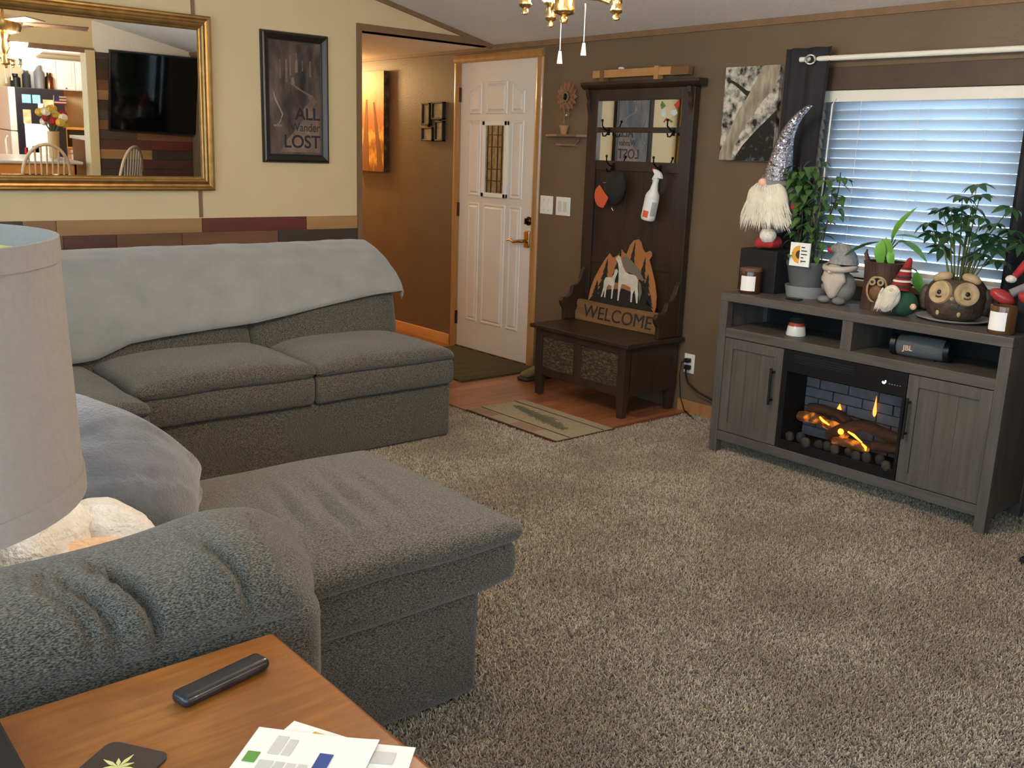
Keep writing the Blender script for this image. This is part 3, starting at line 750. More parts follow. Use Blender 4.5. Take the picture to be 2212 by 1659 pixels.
# ---------------------------------------------------------------- hall side of the window wall
mat('sunset_print', (196,120,30), .55)
def ramp_z(name, stops, ns, amt, stretch=(1,1,1)):
    m = MATS[name]; nt = m.node_tree; b = nt.nodes['Principled BSDF']; N, L = nt.nodes.new, nt.links.new
    tc = N('ShaderNodeTexCoord'); sx = N('ShaderNodeSeparateXYZ'); L(tc.outputs['Generated'], sx.inputs[0])
    mp = N('ShaderNodeMapping'); mp.inputs['Scale'].default_value = stretch; L(tc.outputs['Generated'], mp.inputs[0])
    n = N('ShaderNodeTexNoise'); n.inputs['Scale'].default_value = ns; n.inputs['Detail'].default_value = 5; L(mp.outputs[0], n.inputs[0])
    ma = N('ShaderNodeMath'); ma.operation = 'MULTIPLY_ADD'; ma.inputs[1].default_value = amt; L(n.outputs['Fac'], ma.inputs[0])
    sb = N('ShaderNodeMath'); sb.operation = 'SUBTRACT'; sb.inputs[1].default_value = amt/2; L(sx.outputs[2], sb.inputs[0]); L(sb.outputs[0], ma.inputs[2])
    r = N('ShaderNodeValToRGB'); L(ma.outputs[0], r.inputs[0]); e = r.color_ramp.elements
    e[0].position = stops[0][0]; e[0].color = lin(stops[0][1]); e[1].position = stops[-1][0]; e[1].color = lin(stops[-1][1])
    for p, c in stops[1:-1]: q = e.new(p); q.color = lin(c)
    L(r.outputs[0], b.inputs['Base Color'])
ramp_z('sunset_print', [(0,(132,76,24)),(.14,(236,170,60)),(.26,(150,84,30)),(.36,(250,190,90)),(.46,(190,110,50)),(.58,(236,130,62)),(.72,(238,170,96)),(.88,(232,190,120)),(1,(206,168,108))], 9, .34, (1,1,.9))
can = thing('tree_canvas', 'glowing orange autumn tree canvas on the hall wall', 'picture', (-1.48,-.03,1.25))
MB().box(-1.70,-1.285,-.05,-.004,1.262,2.035).build('canvas', 'sunset_print', can, bevel=.002)
mat('canvas_side', (64,46,28), .7, c2=(140,110,60), vs=14, lo=.5, hi=.75); mat('trunk_print', (134,86,44), .7)
MB().box(-1.286,-1.2835,-.05,-.004,1.262,2.035).build('canvas_edge', 'canvas_side', can)
b = MB()
for (x0,x1,xa,xb,z1) in ((-1.62,-1.50,-1.545,-1.525,1.82),(-1.37,-1.288,-1.44,-1.42,1.80)): b.prism([(x0,1.264),(x1,1.264),(xb,z1),(xa,z1)], -.0512, -.05, 'y')
b.build('trunk_print', 'trunk_print', can)
# black collage frame with four small pictures
rk = thing('collage_frame', 'small black four-opening photo frame beside the door', 'picture frame', (-.66,-.02,1.50))
mat('photo_print', (206,190,150), .4, c2=(150,130,90), vs=12)
for (x0,x1,z0,z1) in ((-.80,-.70,1.625,1.785),(-.675,-.53,1.665,1.79),(-.80,-.66,1.51,1.61),(-.635,-.53,1.51,1.655)):
    fr = MB()
    for a in ((x0,x1,z0,z0+.012),(x0,x1,z1-.012,z1),(x0,x0+.012,z0,z1),(x1-.012,x1,z0,z1)): fr.box(a[0],a[1],-.032,-.002,a[2],a[3])
    f_ = fr.build('frame', 'black_frame', rk, bevel=.002)
    MB().box(x0+.01,x1-.01,-.012,-.004,z0+.01,z1-.01).build('photo', 'photo_print', f_)
for a in ((-.70,-.675,1.70,1.712),(-.66,-.635,1.60,1.612),(-.60,-.588,1.65,1.67),(-.74,-.728,1.608,1.628)): MB().box(a[0],a[1],-.02,-.002,a[2],a[3]).build('joint', 'black_frame', rk)
# switches
def plate(x0, x1, z0, z1, label):
    t = thing('switch_plate', label, 'switch', ((x0+x1)/2,0,z0))
    MB().soft(x0,x1,-.007,0,z0,z1,.004,(3,1,3),None,2).build('plate', 'white_plastic', t, True)
    return t
s1_ = plate(.543,.665,1.06,1.178,'white wall switch plate with toggles next to the door casing')
for xx in (.58,.628):
    MB().box(xx-.006,xx+.006,-.016,-.006,1.112,1.134).build('toggle', 'white_plastic', s1_, bevel=.002)
    for z_ in (1.085,1.155): MB().lathe([(0,0),(.003,0),(.003,.001),(0,.001)],8,(xx,-.007,z_),Matrix.Rotation(pi/2,3,'X')).build('screw', 'nickel', s1_)
s2_ = plate(.697,.83,1.06,1.178,'white wall switch plate with two rockers beside the hall tree')
mat('rocker', (214,206,190), .35)
for xx in (.738,.789): MB().soft(xx-.017,xx+.017,-.012,-.004,1.085,1.153,.003,(2,1,2),None,2).build('rocker', 'rocker', s2_, True)
# outlet and cords
ol = thing('wall_outlet', 'white duplex wall outlet with two black plugs', 'outlet', (1.888,0,.235))
MB().soft(1.85,1.925,-.007,0,.235,.348,.004,(3,1,3),None,2).build('plate', 'white_plastic', ol, True)
pl1 = MB().soft(1.872,1.905,-.04,-.006,.300,.325,.006,(2,2,2),None,2).build('receptacle_plug', 'black_plastic', ol, True)
pl2 = MB().soft(1.872,1.908,-.035,-.006,.258,.285,.006,(2,2,2),None,2).build('receptacle_plug', 'black_plastic', ol, True)
tag(MB().tube([(1.885,-.038,.312),(1.868,-.05,.30),(1.86,-.05,.22),(1.875,-.05,.10),(1.93,-.07,.03),(2.05,-.12,.008),(2.2,-.2,.008),(2.40,-.28,.008),(2.48,-.3,.008)], .0035, 6).build('power_cord', 'black_plastic', smooth=True), 'thin black power cord hanging from the outlet to the carpet', 'cord')
tag(MB().tube([(1.89,-.034,.27),(1.895,-.04,.235),(1.92,-.045,.19),(2.0,-.05,.15),(2.12,-.04,.12),(2.3,-.03,.11),(2.44,-.02,.11)], .0055, 6).build('power_cord', 'black_plastic', smooth=True), 'thick black power cord running from the outlet behind the fireplace console', 'cord')
# little corner shelf with a metal flower
tag(MB().prism([(.575,0),(.945,0),(.90,-.05),(.76,-.085),(.62,-.05)],1.555,1.568,'z').prism([(.66,0),(.87,0),(.77,-.05)],1.50,1.51,'z').tube([(.86,-.012,1.51),(.90,-.015,1.54),(.885,-.02,1.556)],.008,6).build('wall_shelf', 'brown_shelf' if 'brown_shelf' in MATS else 'trim_brown'), 'small brown wall shelf between the door and the hall tree', 'shelf')
fl = thing('flower_ornament', 'rusty metal sunflower ornament on the small wall shelf', 'ornament', (.785,-.045,1.568))
mat('rust', (150,98,66), .6, c2=(120,80,56), vs=20); mat('old_green', (120,108,76), .6)
for ring_, (n_, r_, w_) in enumerate(((14,.098,.020),(12,.074,.016))):
    for k in range(n_):
        a = 2*pi*k/n_+.2*ring_; u = Vector((math.cos(a),0,math.sin(a))); v = Vector((-math.sin(a),0,math.cos(a))); c = Vector((.79,-.04-.006*ring_,1.795))
        MB().add([c+u*.028, c+u*r_*.65+v*w_, c+u*r_, c+u*r_*.65-v*w_, c+u*r_*.65+Vector((0,-.006,0))],[(0,1,4),(1,2,4),(2,3,4),(3,0,4),(0,3,2,1)]).build('petal', 'rust', fl)
ring(MB(),(.79,-.052,1.795),.026,.006,Matrix.Rotation(pi/2,3,'X')).build('flower_ring', 'old_green', fl, True)
MB().ell((.79,-.05,1.795),(.02,.01,.02),14,8).build('flower_center', 'iron', fl, True)
MB().tube([(.79,-.045,1.77),(.782,-.045,1.69),(.785,-.045,1.63)],.004,6).build('stem', 'old_green', fl)
for sgn in (-1,1): MB().add([(.784,-.045,1.67),(.784+sgn*.025,-.055,1.70),(.784+sgn*.05,-.045,1.70),(.784+sgn*.03,-.04,1.675)],[(0,1,2,3)]).build('leaf', 'old_green', fl, solid=.001)
mat('terracotta', (172,126,84), .7)
MB().lathe([(.018,1.568),(.03,1.615),(.033,1.615),(.033,1.622),(0,1.622)],18,(.785,-.045,0)).build('pot', 'terracotta', fl, True)
MB().ell((.806,-.05,1.685),(.005,.005,.005),8,6).build('bead', 'white_plastic', fl, True)

# ---------------------------------------------------------------- hall tree bench
ht = thing('hall_tree', 'dark brown wooden hall tree bench with mirror and coat hooks', 'hall tree', (1.44,-.25,.009))
F = .009
MB().box(1.035,1.85,-.495,-.012,.418,.442).build('bench_lid', 'dark_wood', ht, bevel=.005)
for (x0,y0) in ((1.075,-.478),(1.765,-.478),(1.075,-.085),(1.765,-.085)):
    b = MB(); xo = 1 if x0 < 1.4 else 0
    b.add([(x0,y0,.16),(x0+.055,y0,.16),(x0+.055,y0+.055,.16),(x0,y0+.055,.16),(x0+.006,y0+.006,F),(x0+.044,y0+.006,F),(x0+.044,y0+.044,F),(x0+.006,y0+.044,F)],
          [(0,1,2,3),(7,6,5,4),(0,4,5,1),(1,5,6,2),(2,6,7,3),(3,7,4,0)]); b.box(x0,x0+.055,y0,y0+.055,.16,.418)
    b.build('leg', 'dark_wood', ht, bevel=.003)
fr = MB(); fr.box(1.13,1.765,-.472,-.452,.375,.418); fr.box(1.13,1.765,-.472,-.452,.135,.182); fr.box(1.405,1.463,-.472,-.452,.182,.375)
fr.build('front_frame', 'dark_wood', ht, bevel=.002)
for x0,x1 in ((1.13,1.405),(1.463,1.765)): MB().box(x0,x1,-.462,-.45,.182,.375).build('wicker_panel', 'wicker', ht)
for xx in (1.085,1.80): MB().box(xx,xx+.02,-.43,-.08,.135,.418).build('side_panel', 'dark_wood', ht)
MB().box(1.10,1.80,-.06,-.03,.135,.418).build('back_panel', 'dark_wood', ht); MB().box(1.09,1.81,-.46,-.05,.13,.14).build('bottom_panel', 'dark_wood', ht)
# upright back of vertical boards inside a frame
for i in range(5):
    x0 = 1.085+i*.13; MB().box(x0+.001,x0+.129,-.042,-.02,.442,1.40).build('back_board', 'dark_wood', ht, bevel=.002)
b = MB(); b.box(1.0,1.085,-.055,-.012,.442,1.83); b.box(1.735,1.825,-.055,-.012,.442,1.83); b.box(1.085,1.735,-.055,-.012,1.765,1.83); b.box(1.085,1.735,-.05,-.012,1.36,1.418); b.box(1.085,1.735,-.048,-.012,.80,.835)
b.build('back_frame', 'dark_wood', ht, bevel=.003)
b = MB().prism([(-.012,1.83),(-.055,1.83),(-.075,1.842),(-.088,1.855),(-.088,1.872),(-.012,1.872)],.955,1.872,'x'); b.build('crown', 'dark_wood', ht, bevel=.003)
for x0 in (1.0,1.79):   # scrolled brackets under the crown
    MB().prism([(-.055,1.83),(-.085,1.83),(-.08,1.80),(-.066,1.77),(-.07,1.745),(-.06,1.71),(-.055,1.68)],x0,x0+.025,'x').build('bracket', 'dark_wood', ht, bevel=.002)
MB().box(1.08,1.74,-.036,-.028,1.41,1.77).build('mirror_pane', 'mirror_glass', ht)
MB().box(1.085,1.735,-.056,-.034,1.582,1.612).build('mirror_bar', 'dark_wood', ht, bevel=.003)
def hook(x, z, up=.055):
    b = MB().tube([(x,-.055,z),(x,-.085,z+.005),(x-.004,-.11,z+up*.5),(x+.002,-.118,z+up)],.0045,8)
    b.ell((x+.002,-.118,z+up+.004),(.008,.008,.008),10,6)
    b.tube([(x,-.058,z-.002),(x,-.085,z-.03),(x,-.105,z-.03),(x,-.112,z-.012)],.0045,8)
    b.box(x-.009,x+.009,-.059,-.055,z-.025,z+.02)
    return b.build('coat_hook', 'iron', ht, True)
for x_, z_ in ((1.19,1.59),(1.695,1.59),(1.24,1.385),(1.61,1.385)): hook(x_, z_)
for x0 in (1.02,1.795):
    MB().prism([(-.055,.442),(-.055,.76),(-.075,.74),(-.09,.69),(-.12,.655),(-.155,.645),(-.165,.60),(-.20,.578),(-.235,.585),(-.25,.56),(-.24,.53),(-.22,.51),(-.22,.442)],x0,x0+.03,'x').build('arm_rest', 'dark_wood', ht, bevel=.004)
# dragonfly stickers on the mirror
mat('sticker_green', (92,128,64), .5); mat('sticker_red', (196,62,44), .5); mat('sticker_pale', (206,214,206), .6)
st = thing('mirror_sticker', 'red green and white butterfly stickers stuck on the hall tree mirror', 'sticker', (1.62,-.037,1.65))
for m_, pts in (('sticker_green',[(1.575,1.758),(1.605,1.73),(1.575,1.712),(1.565,1.735)]),('sticker_red',[(1.665,1.735),(1.70,1.76),(1.705,1.735),(1.69,1.71)]),
                ('sticker_pale',[(1.575,1.70),(1.60,1.715),(1.612,1.69),(1.605,1.67),(1.58,1.675)]),('sticker_pale',[(1.645,1.705),(1.68,1.71),(1.695,1.69),(1.67,1.672),(1.648,1.685)]),
                ('sticker_red',[(1.595,1.645),(1.60,1.638),(1.622,1.66),(1.616,1.667)]),('sticker_green',[(1.63,1.652),(1.635,1.66),(1.662,1.648),(1.657,1.637)])):
    MB().prism(pts,-.0372,-.0362,'y').build('sticker_piece', m_, st)
# long cardboard tube taped on top
cbx = thing('cardboard_box', 'long narrow cardboard box with a dark end on top of the hall tree', 'box', (1.41,-.06,1.872))
mat('cardboard', (190,138,84), .7, c2=(178,126,74), vs=20); mat('cardboard_dark', (120,86,54), .7)
MB().box(1.055,1.665,-.085,-.045,1.893,1.937).build('carton', 'cardboard', cbx, bevel=.002)
MB().box(1.665,1.79,-.084,-.046,1.890,1.935).build('carton_end', 'cardboard_dark', cbx, bevel=.002)
for xx in (1.135,1.56): MB().box(xx-.016,xx+.016,-.089,-.041,1.872,1.945).build('band', 'cardboard_dark' if xx<1.3 else 'cardboard', cbx, bevel=.002)
tag(MB().ell((1.27,-.065,1.944),(.022,.015,.008),14,8).build('paper_wad', 'white_plastic', smooth=True), 'small white wad on the long cardboard box', 'paper wad')

# WELCOME sign with horses
ws = thing('welcome_sign', 'wooden welcome sign with a white mare and foal before orange mountains', 'sign', (1.40,-.14,.442))
mat('sign_orange', (172,112,64), .6, c2=(158,100,56), vs=12); mat('sign_black', (26,24,22), .7); mat('horse_white', (214,206,190), .6, c2=(190,180,160), vs=20); mat('sign_plank', (136,98,60), .6, c2=(104,72,42), vs=14, stretch=(.3,1,2)); mat('horse_line', (60,48,40), .6); mat('sign_grey', (112,102,88), .6)
SH = lambda z: -.135+.16*(z-.442)   # leans back on the boards
def sgn_poly(pts, off, th, name, m, par=ws):
    n = len(pts)
    v = [(x, SH(z)-off, z) for x, z in pts]+[(x, SH(z)-off+th, z) for x, z in pts]
    return MB().add(v, [tuple(range(n)), tuple(range(n,2*n))[::-1]]+[(i,n+i,n+(i+1)%n,(i+1)%n) for i in range(n)]).build(name, m, par)
sgn_poly([(1.062,.566),(1.075,.57),(1.40,.566),(1.72,.572),(1.735,.545),(1.725,.50),(1.73,.446),(1.40,.444),(1.066,.444),(1.056,.49),(1.066,.52),(1.056,.545)],.006,.012,'plank','sign_plank')
mo = sgn_poly([(1.145,.566),(1.148,.63),(1.165,.70),(1.20,.775),(1.235,.835),(1.262,.868),(1.285,.85),(1.30,.845),(1.335,.868),(1.352,.90),(1.375,.885),(1.40,.875),(1.415,.93),(1.44,.962),(1.475,.972),(1.50,.955),(1.52,.92),(1.545,.90),(1.56,.905),(1.578,.915),(1.595,.905),(1.598,.885),(1.585,.86),(1.615,.81),(1.655,.74),(1.685,.665),(1.695,.60),(1.69,.566)],.0,.006,'mountain','sign_orange')
sgn_poly([(1.145,.566),(1.19,.60),(1.25,.632),(1.30,.655),(1.42,.675),(1.50,.66),(1.56,.655),(1.62,.62),(1.66,.59),(1.69,.566)],.002,.002,'ground','sign_black')
def pine(x, z0, z1, w_):
    p = [(x,z1)]; n = 5
    for i in range(n):
        t = (i+1)/n; p += [(x+w_*t*.95, z1-(z1-z0)*t), (x+w_*t*.5, z1-(z1-z0)*t+.004)]
    q = [(2*x-a, b_) for a, b_ in p[1:]][::-1]
    sgn_poly(p+q, .003, .002, 'pine_tree', 'sign_black')
for a in ((1.255,.62,.835,.055),(1.352,.70,.905,.05),(1.455,.74,.955,.04),(1.555,.66,.875,.05),(1.60,.60,.78,.06),(1.20,.58,.70,.04),(1.64,.57,.67,.05)): pine(*a)
mare = [(1.325,.845),(1.345,.865),(1.362,.855),(1.375,.83),(1.395,.80),(1.42,.775),(1.45,.765),(1.48,.765),(1.51,.76),(1.53,.735),(1.535,.70),(1.548,.655),(1.555,.605),(1.545,.605),(1.528,.65),(1.515,.68),(1.505,.655),(1.508,.605),(1.498,.605),(1.49,.66),(1.48,.69),(1.43,.70),(1.405,.70),(1.40,.65),(1.402,.60),(1.392,.60),(1.385,.66),(1.378,.70),(1.372,.74),(1.362,.785),(1.348,.82),(1.332,.835)]
foal = [(1.335,.775),(1.348,.785),(1.36,.77),(1.352,.745),(1.345,.72),(1.348,.69),(1.345,.65),(1.348,.605),(1.34,.605),(1.334,.655),(1.328,.68),(1.30,.685),(1.288,.66),(1.29,.605),(1.282,.605),(1.275,.655),(1.262,.605),(1.254,.605),(1.262,.665),(1.258,.70),(1.268,.725),(1.295,.728),(1.32,.73),(1.33,.75)]
sgn_poly([(1.375,.86),(1.41,.865),(1.46,.84),(1.52,.80),(1.575,.745),(1.56,.735),(1.50,.765),(1.43,.775),(1.385,.82)],.0035,.002,'mane','sign_grey')
sgn_poly(mare,.0045,.002,'mare','horse_white'); sgn_poly(foal,.0055,.002,'foal','horse_white')
sgn_poly([(1.535,.735),(1.555,.72),(1.575,.67),(1.565,.62),(1.552,.66),(1.542,.70)],.0042,.002,'tail','sign_grey')
text('lettering', 'WELCOME', .112, 'ink', ws, (1.128,SH(.468)-.0075,.468), (1,0,0), (0,.16,1), .001, width=.565)

# spray bottle hanging by its trigger from the hook
sb = thing('spray_bottle', 'white spray bottle with an orange label spot hanging from a hook', 'bottle', (1.60,-.11,1.095))
mat('bottle_white', (232,230,222), .35, c2=(222,220,212), vs=10); mat('bottle_label', (240,238,232), .5); mat('label_orange', (232,92,54), .5); mat('label_grey', (170,176,176), .5)
tl = Matrix.Rotation(math.radians(11),3,'Y')@Matrix.Rotation(math.radians(0),3,'X'); B0 = Vector((1.588,-.108,1.095))
def bl_(prof, n=24): return MB().lathe(prof, n, B0, tl)
body = bl_([(0,0),(.036,0),(.041,.006),(.041,.135),(.037,.15),(.024,.17),(.018,.20),(.016,.218),(.0,.218)]).build('bottle_body', 'bottle_white', sb, True)
def arc(a0,a1,z0,z1,r,m,n):
    b = MB(); k = 8
    vs = [B0+tl@Vector((r*math.cos(a0+(a1-a0)*i/k), r*math.sin(a0+(a1-a0)*i/k), z)) for z in (z0,z1) for i in range(k+1)]
    return b.add(vs,[(i,i+1,k+2+i,k+1+i) for i in range(k)]).build(n, m, body, True)
arc(math.radians(225),math.radians(405),.014,.125,.0416,'bottle_label','label'); arc(math.radians(256),math.radians(306),.018,.056,.0421,'label_orange','label_spot'); arc(math.radians(318),math.radians(362),.03,.110,.0421,'label_grey','label_text')
bl_([(0,.218),(.0175,.218),(.0175,.236),(.011,.24),(0,.24)],16).build('cap_ring', 'bottle_white', sb, True)
hd = [(-.028,.275),(-.026,.286),(.0,.284),(.02,.276),(.034,.262),(.040,.246),(.020,.248),(.012,.238),(-.012,.238),(-.014,.262)]
k_ = len(hd); vs = [B0+tl@Vector((u,s_,z)) for s_ in (-.011,.011) for u,z in hd]
MB().add(vs,[tuple(range(k_)),tuple(range(k_,2*k_))[::-1]]+[(i,k_+i,k_+(i+1)%k_,(i+1)%k_) for i in range(k_)]).build('spray_head', 'bottle_label', sb, bevel=.002)
MB().tube([B0+tl@Vector(p) for p in ((-.014,0,.262),(-.020,0,.245),(-.026,0,.228),(-.023,0,.215))],.005,8).build('trigger', 'bottle_label', sb, True)
MB().obox(B0+tl@Vector((-.033,0,.281)),(.005,.007,.006),tl).build('nozzle', 'label_orange', sb, bevel=.001)
# cap with an orange bill
cp = thing('baseball_cap', 'black cap with an orange patch hanging from a hall tree hook', 'cap', (1.29,-.10,1.11))
mat('cap_black', (30,28,26), .9, c2=(44,40,36), vs=18); mat('cap_orange', (206,92,50), .8)
MB().ell((1.305,-.095,1.26),(.078,.045,.105),28,18,Matrix.Rotation(.25,3,'Y'),lambda p,th,ph: Vector((p.x,min(p.y,.03),p.z))).build('crown', 'cap_black', cp, True)
bill = []
for i in range(13):
    a = math.radians(150+130*i/12); bill.append((1.255+.068*math.cos(a)*1.0, 1.215+.072*math.sin(a)))
bill += [(1.29,1.18),(1.30,1.205),(1.27,1.23),(1.225,1.275)]
MB().prism(bill,-.150,-.143,'y').build('bill', 'cap_orange', cp, bevel=.002)
MB().tube([(1.245,-.135,1.29),(1.26,-.142,1.287),(1.275,-.14,1.29)],.004,6).build('button', 'nickel', cp)
kh = thing('key_hook', 'small silver key hanging below the cap', 'key', (1.275,-.06,1.12))
MB().tube([(1.265,-.075,1.175),(1.268,-.078,1.165),(1.27,-.078,1.14),(1.28,-.076,1.125)],[.006,.004,.003,.002],6).build('key_blade', 'nickel', kh, True)
ring(MB(),(1.265,-.06,1.18),.007,.0015,Matrix.Rotation(pi/2,3,'Y')).build('key_ring', 'nickel', kh, True)
MB().tube([(1.265,-.04,1.183),(1.265,-.06,1.187),(1.265,-.066,1.18)],.002,6).build('key_peg', 'nickel', kh, True)
# tree trunk canvas by the curtain
mat('bark_print_bg', (26,26,23), .6, c2=(206,198,182), vs=22, lo=.38, hi=.60, det=10); mat('bark_print', (190,176,150), .6, c2=(92,82,68), vs=9, stretch=(3,1,.9), lo=.3, hi=.8)
mat('bark_print_dk', (24,23,20), .6, c2=(128,122,108), vs=30, lo=.55, hi=.8, det=10)
tc_ = thing('trunk_canvas', 'black and white tree trunk canvas on the brown wall', 'picture', (2.18,-.02,1.443))
MB().box(2.005,2.345,-.035,-.003,1.443,1.92).build('canvas', 'bark_print_bg', tc_, bevel=.002)
MB().prism([(2.24,1.918),(2.345,1.918),(2.335,1.84),(2.30,1.79),(2.25,1.74),(2.19,1.66),(2.13,1.58),(2.10,1.52),(2.085,1.445),(2.008,1.445),(2.01,1.49),(2.04,1.55),(2.075,1.63),(2.11,1.70),(2.16,1.77),(2.20,1.84)],-.0362,-.035,'y').build('trunk_print', 'bark_print', tc_)
MB().prism([(2.19,1.79),(2.15,1.80),(2.10,1.83),(2.06,1.85),(2.02,1.86),(2.02,1.85),(2.06,1.835),(2.10,1.81),(2.14,1.78),(2.17,1.76)],-.0358,-.035,'y').build('branch_print', 'ink', tc_)
MB().prism([(2.006,1.444),(2.344,1.444),(2.344,1.70),(2.30,1.66),(2.23,1.60),(2.15,1.52),(2.10,1.446)],-.0354,-.035,'y').build('shade_print', 'bark_print_dk', tc_)
# mats and shoes
mat('coir', (86,76,46), .95, c2=(62,54,34), vs=40, stretch=(1,3,1), bump=1, bs=40, bd=.01)
tag(MB().soft(-.32,.622,-.69,-.03,.009,.024,.006,(30,10,1),lambda p,u: p+Vector((0,0,.003*math.sin(p.x*150+3*nz(p.y*9,p.x*4))*(u.z>0))),2).build('door_mat', 'coir', smooth=True), 'ribbed olive brown door mat in front of the entry door', 'mat')
ew = thing('entry_rug', 'striped beige rug with a dark pine motif at the carpet edge', 'rug', (1.56,-.87,.014))
mat('rug_beige', (166,154,130), .95, c2=(146,132,110), vs=90, bump=.5, bs=300); mat('rug_rose', (140,108,88), .95, c2=(150,126,104), vs=6, bump=.5, bs=300); mat('rug_dark', (64,58,44), .95); mat('rug_green', (72,74,56), .95)
mat('rug_border', (70,34,26), .9)
MB().box(1.185,1.935,-1.088,-.655,.010,.0155).build('backing', 'rug_border', ew)
MB().box(1.19,1.93,-1.075,-.66,.0155,.018).build('field', 'rug_beige', ew)
for i, (x0,x1) in enumerate(((1.20,1.38),(1.385,1.55),(1.555,1.74),(1.745,1.925))): MB().box(x0,x1,-1.07,-.995,.018,.0186).build('border_block', 'rug_rose' if i%2==0 else 'rug_beige', ew)
for y0 in (-.985,-.735): MB().box(1.19,1.93,y0,y0+.010,.018,.0188).build('stripe', 'rug_dark', ew)
b = MB(); random.seed(5)
for k in range(34):
    t = k/33; ax_, ay_ = 1.27+t*.52, -.80-t*.10
    for sd in (-1,1):
        l_ = (.035+.05*math.sin(pi*t))*random.uniform(.7,1.2); dx_, dy_ = l_*.8, sd*l_*.62
        b.prism([(ax_,ay_-.004),(ax_+dx_,ay_+dy_-.001),(ax_+dx_,ay_+dy_+.002),(ax_,ay_+.004)],.018,.0188+.0003*(k%3),'z')
b.build('pine_motif', 'rug_green', ew)
mat('shoe_olive', (120,112,72), .8, c2=(90,84,56), vs=12); mat('shoe_dark', (46,42,34), .8)
def shoe(x, y, label):
    t = thing('shoe', label, 'shoe', (x,y,.012))
    MB().soft(x-.05,x+.05,y-.12,y+.14,.010,.036,.012,(3,8,1),None,3).build('sole', 'shoe_dark', t, True)
    def f(p, u):
        q = p.copy(); k = max(0,(-u.y+.2)); q.z -= (p.z-.03)*.5*min(1,k); q.x += (x-p.x)*.15*abs(u.y); return q
    MB().soft(x-.046,x+.046,y-.115,y+.135,.03,.105,.035,(4,8,3),f,4).build('upper', 'shoe_olive', t, True)
    MB().ell((x,y+.08,.085),(.03,.045,.025),14,8).build('opening', 'shoe_dark', t, True)
shoe(.80,-.22,'olive and black shoe standing behind the bench leg')
# ---------------------------------------------------------------- fireplace console
cs = thing('fireplace_console', 'grey wood media console with a lit electric fireplace insert', 'console', (3.15,-.27,0))
X0, X1, YF, YK, ZT = 2.455, 3.848, -.508, -.13, .815
MB().box(X0,X1,YF,YK,.775,ZT).build('top_board', 'stand_wood_h', cs, bevel=.003)
for x0,x1 in ((X0,X0+.045),(X1-.045,X1)):
    MB().box(x0,x1,YF,YF+.045,.0,.775).build('front_post', 'stand_wood', cs, bevel=.002)
    MB().box(x0,x1,YK-.045,YK,.0,.775).build('back_post', 'stand_wood', cs, bevel=.002)
for x0 in (X0+.006,X1-.024): MB().box(x0,x0+.018,YF+.03,YK-.01,.075,.775).build('side_panel', 'stand_wood', cs)
MB().box(X0+.045,X1-.045,YF+.003,YK-.01,.60,.645).build('shelf_board', 'stand_wood_h', cs, bevel=.002)
MB().box(3.12,3.172,YF+.003,YK-.02,.645,.775).build('niche_divider', 'stand_wood', cs, bevel=.002)
MB().box(X0+.02,X1-.02,YK-.016,YK-.006,.08,.775).build('back_panel', 'matte_black', cs)
MB().box(X0+.045,X1-.045,YF+.003,YF+.03,.075,.122).build('bottom_rail', 'stand_wood_h', cs, bevel=.002)
MB().box(X0+.03,X1-.03,YF+.03,YK-.015,.10,.118).build('bottom_board', 'stand_wood', cs)
MB().box(2.84,3.45,YF+.19,YF+.20,.12,.60).build('inner_back', 'matte_black', cs)
def cdoor(x0, x1, hx):
    b = MB(); y0, y1 = YF+.002, YF+.022; s_ = .048
    b.box(x0,x0+s_,y0,y1,.126,.596); b.box(x1-s_,x1,y0,y1,.126,.596); b.box(x0+s_,x1-s_,y0,y1,.126,.126+s_); b.box(x0+s_,x1-s_,y0,y1,.596-s_,.596)
    d = b.build('door', 'stand_wood', cs, bevel=.0015)
    n = 3; w_ = (x1-x0-2*s_)/n
    for i in range(n): MB().box(x0+s_+i*w_+.0006,x0+s_+(i+1)*w_-.0006,y0+.008,y1,.126+s_,.596-s_).build('panel_board', 'stand_wood', d)
    MB().tube([(hx,y0,.345),(hx,y0-.024,.345),(hx,y0-.028,.35),(hx,y0-.028,.475),(hx,y0-.024,.48),(hx,y0,.48)],.006,8).build('handle', 'black_plastic', d, True)
    MB().tube([(hx,y0-.028,.325),(hx,y0-.028,.50)],.0065,8).build('handle_bar', 'black_plastic', d, True)
cdoor(2.503,2.838,2.80); cdoor(3.453,3.802,3.474)
# firebox insert
fb = MB(); fb.box(2.842,3.449,YF+.002,YF+.012,.497,.597); fb.box(2.842,2.868,YF+.002,YF+.012,.124,.497); fb.box(3.436,3.449,YF+.002,YF+.012,.124,.497); fb.box(2.868,3.436,YF+.002,YF+.012,.124,.168)
box = fb.build('firebox', 'black_plastic', cs, bevel=.001)
li = MB(); li.box(2.856,2.868,YF+.012,YF+.19,.13,.56); li.box(3.436,3.446,YF+.012,YF+.19,.13,.56); li.box(2.868,3.436,YF+.012,YF+.19,.155,.165); li.box(2.868,3.436,YF+.012,YF+.19,.52,.53)
li.build('firebox_lining', 'matte_black', box)
vb = MB()
for k in range(4): vb.box(2.90,3.20,YF+.0005,YF+.004,.545+k*.010,.550+k*.010)
vb.build('heat_vent', 'matte_black', box)
mat('display_white', (235,245,255), .4, emit=(220,236,255), es=3.0)
MB().prism([(3.338,.540),(3.342,.535),(3.350,.534),(3.356,.54),(3.357,.549),(3.352,.551),(3.350,.543),(3.345,.541),(3.342,.546)],YF+.0005,YF+.003,'y').build('display_digit', 'display_white', box)
mat('display_dim', (120,124,130), .4, emit=(120,130,140), es=.25)
b = MB()
for k in range(5): b.box(3.370+k*.012,3.376+k*.012,YF+.0008,YF+.003,.537,.540)
b.build('display_marks', 'display_dim', box)
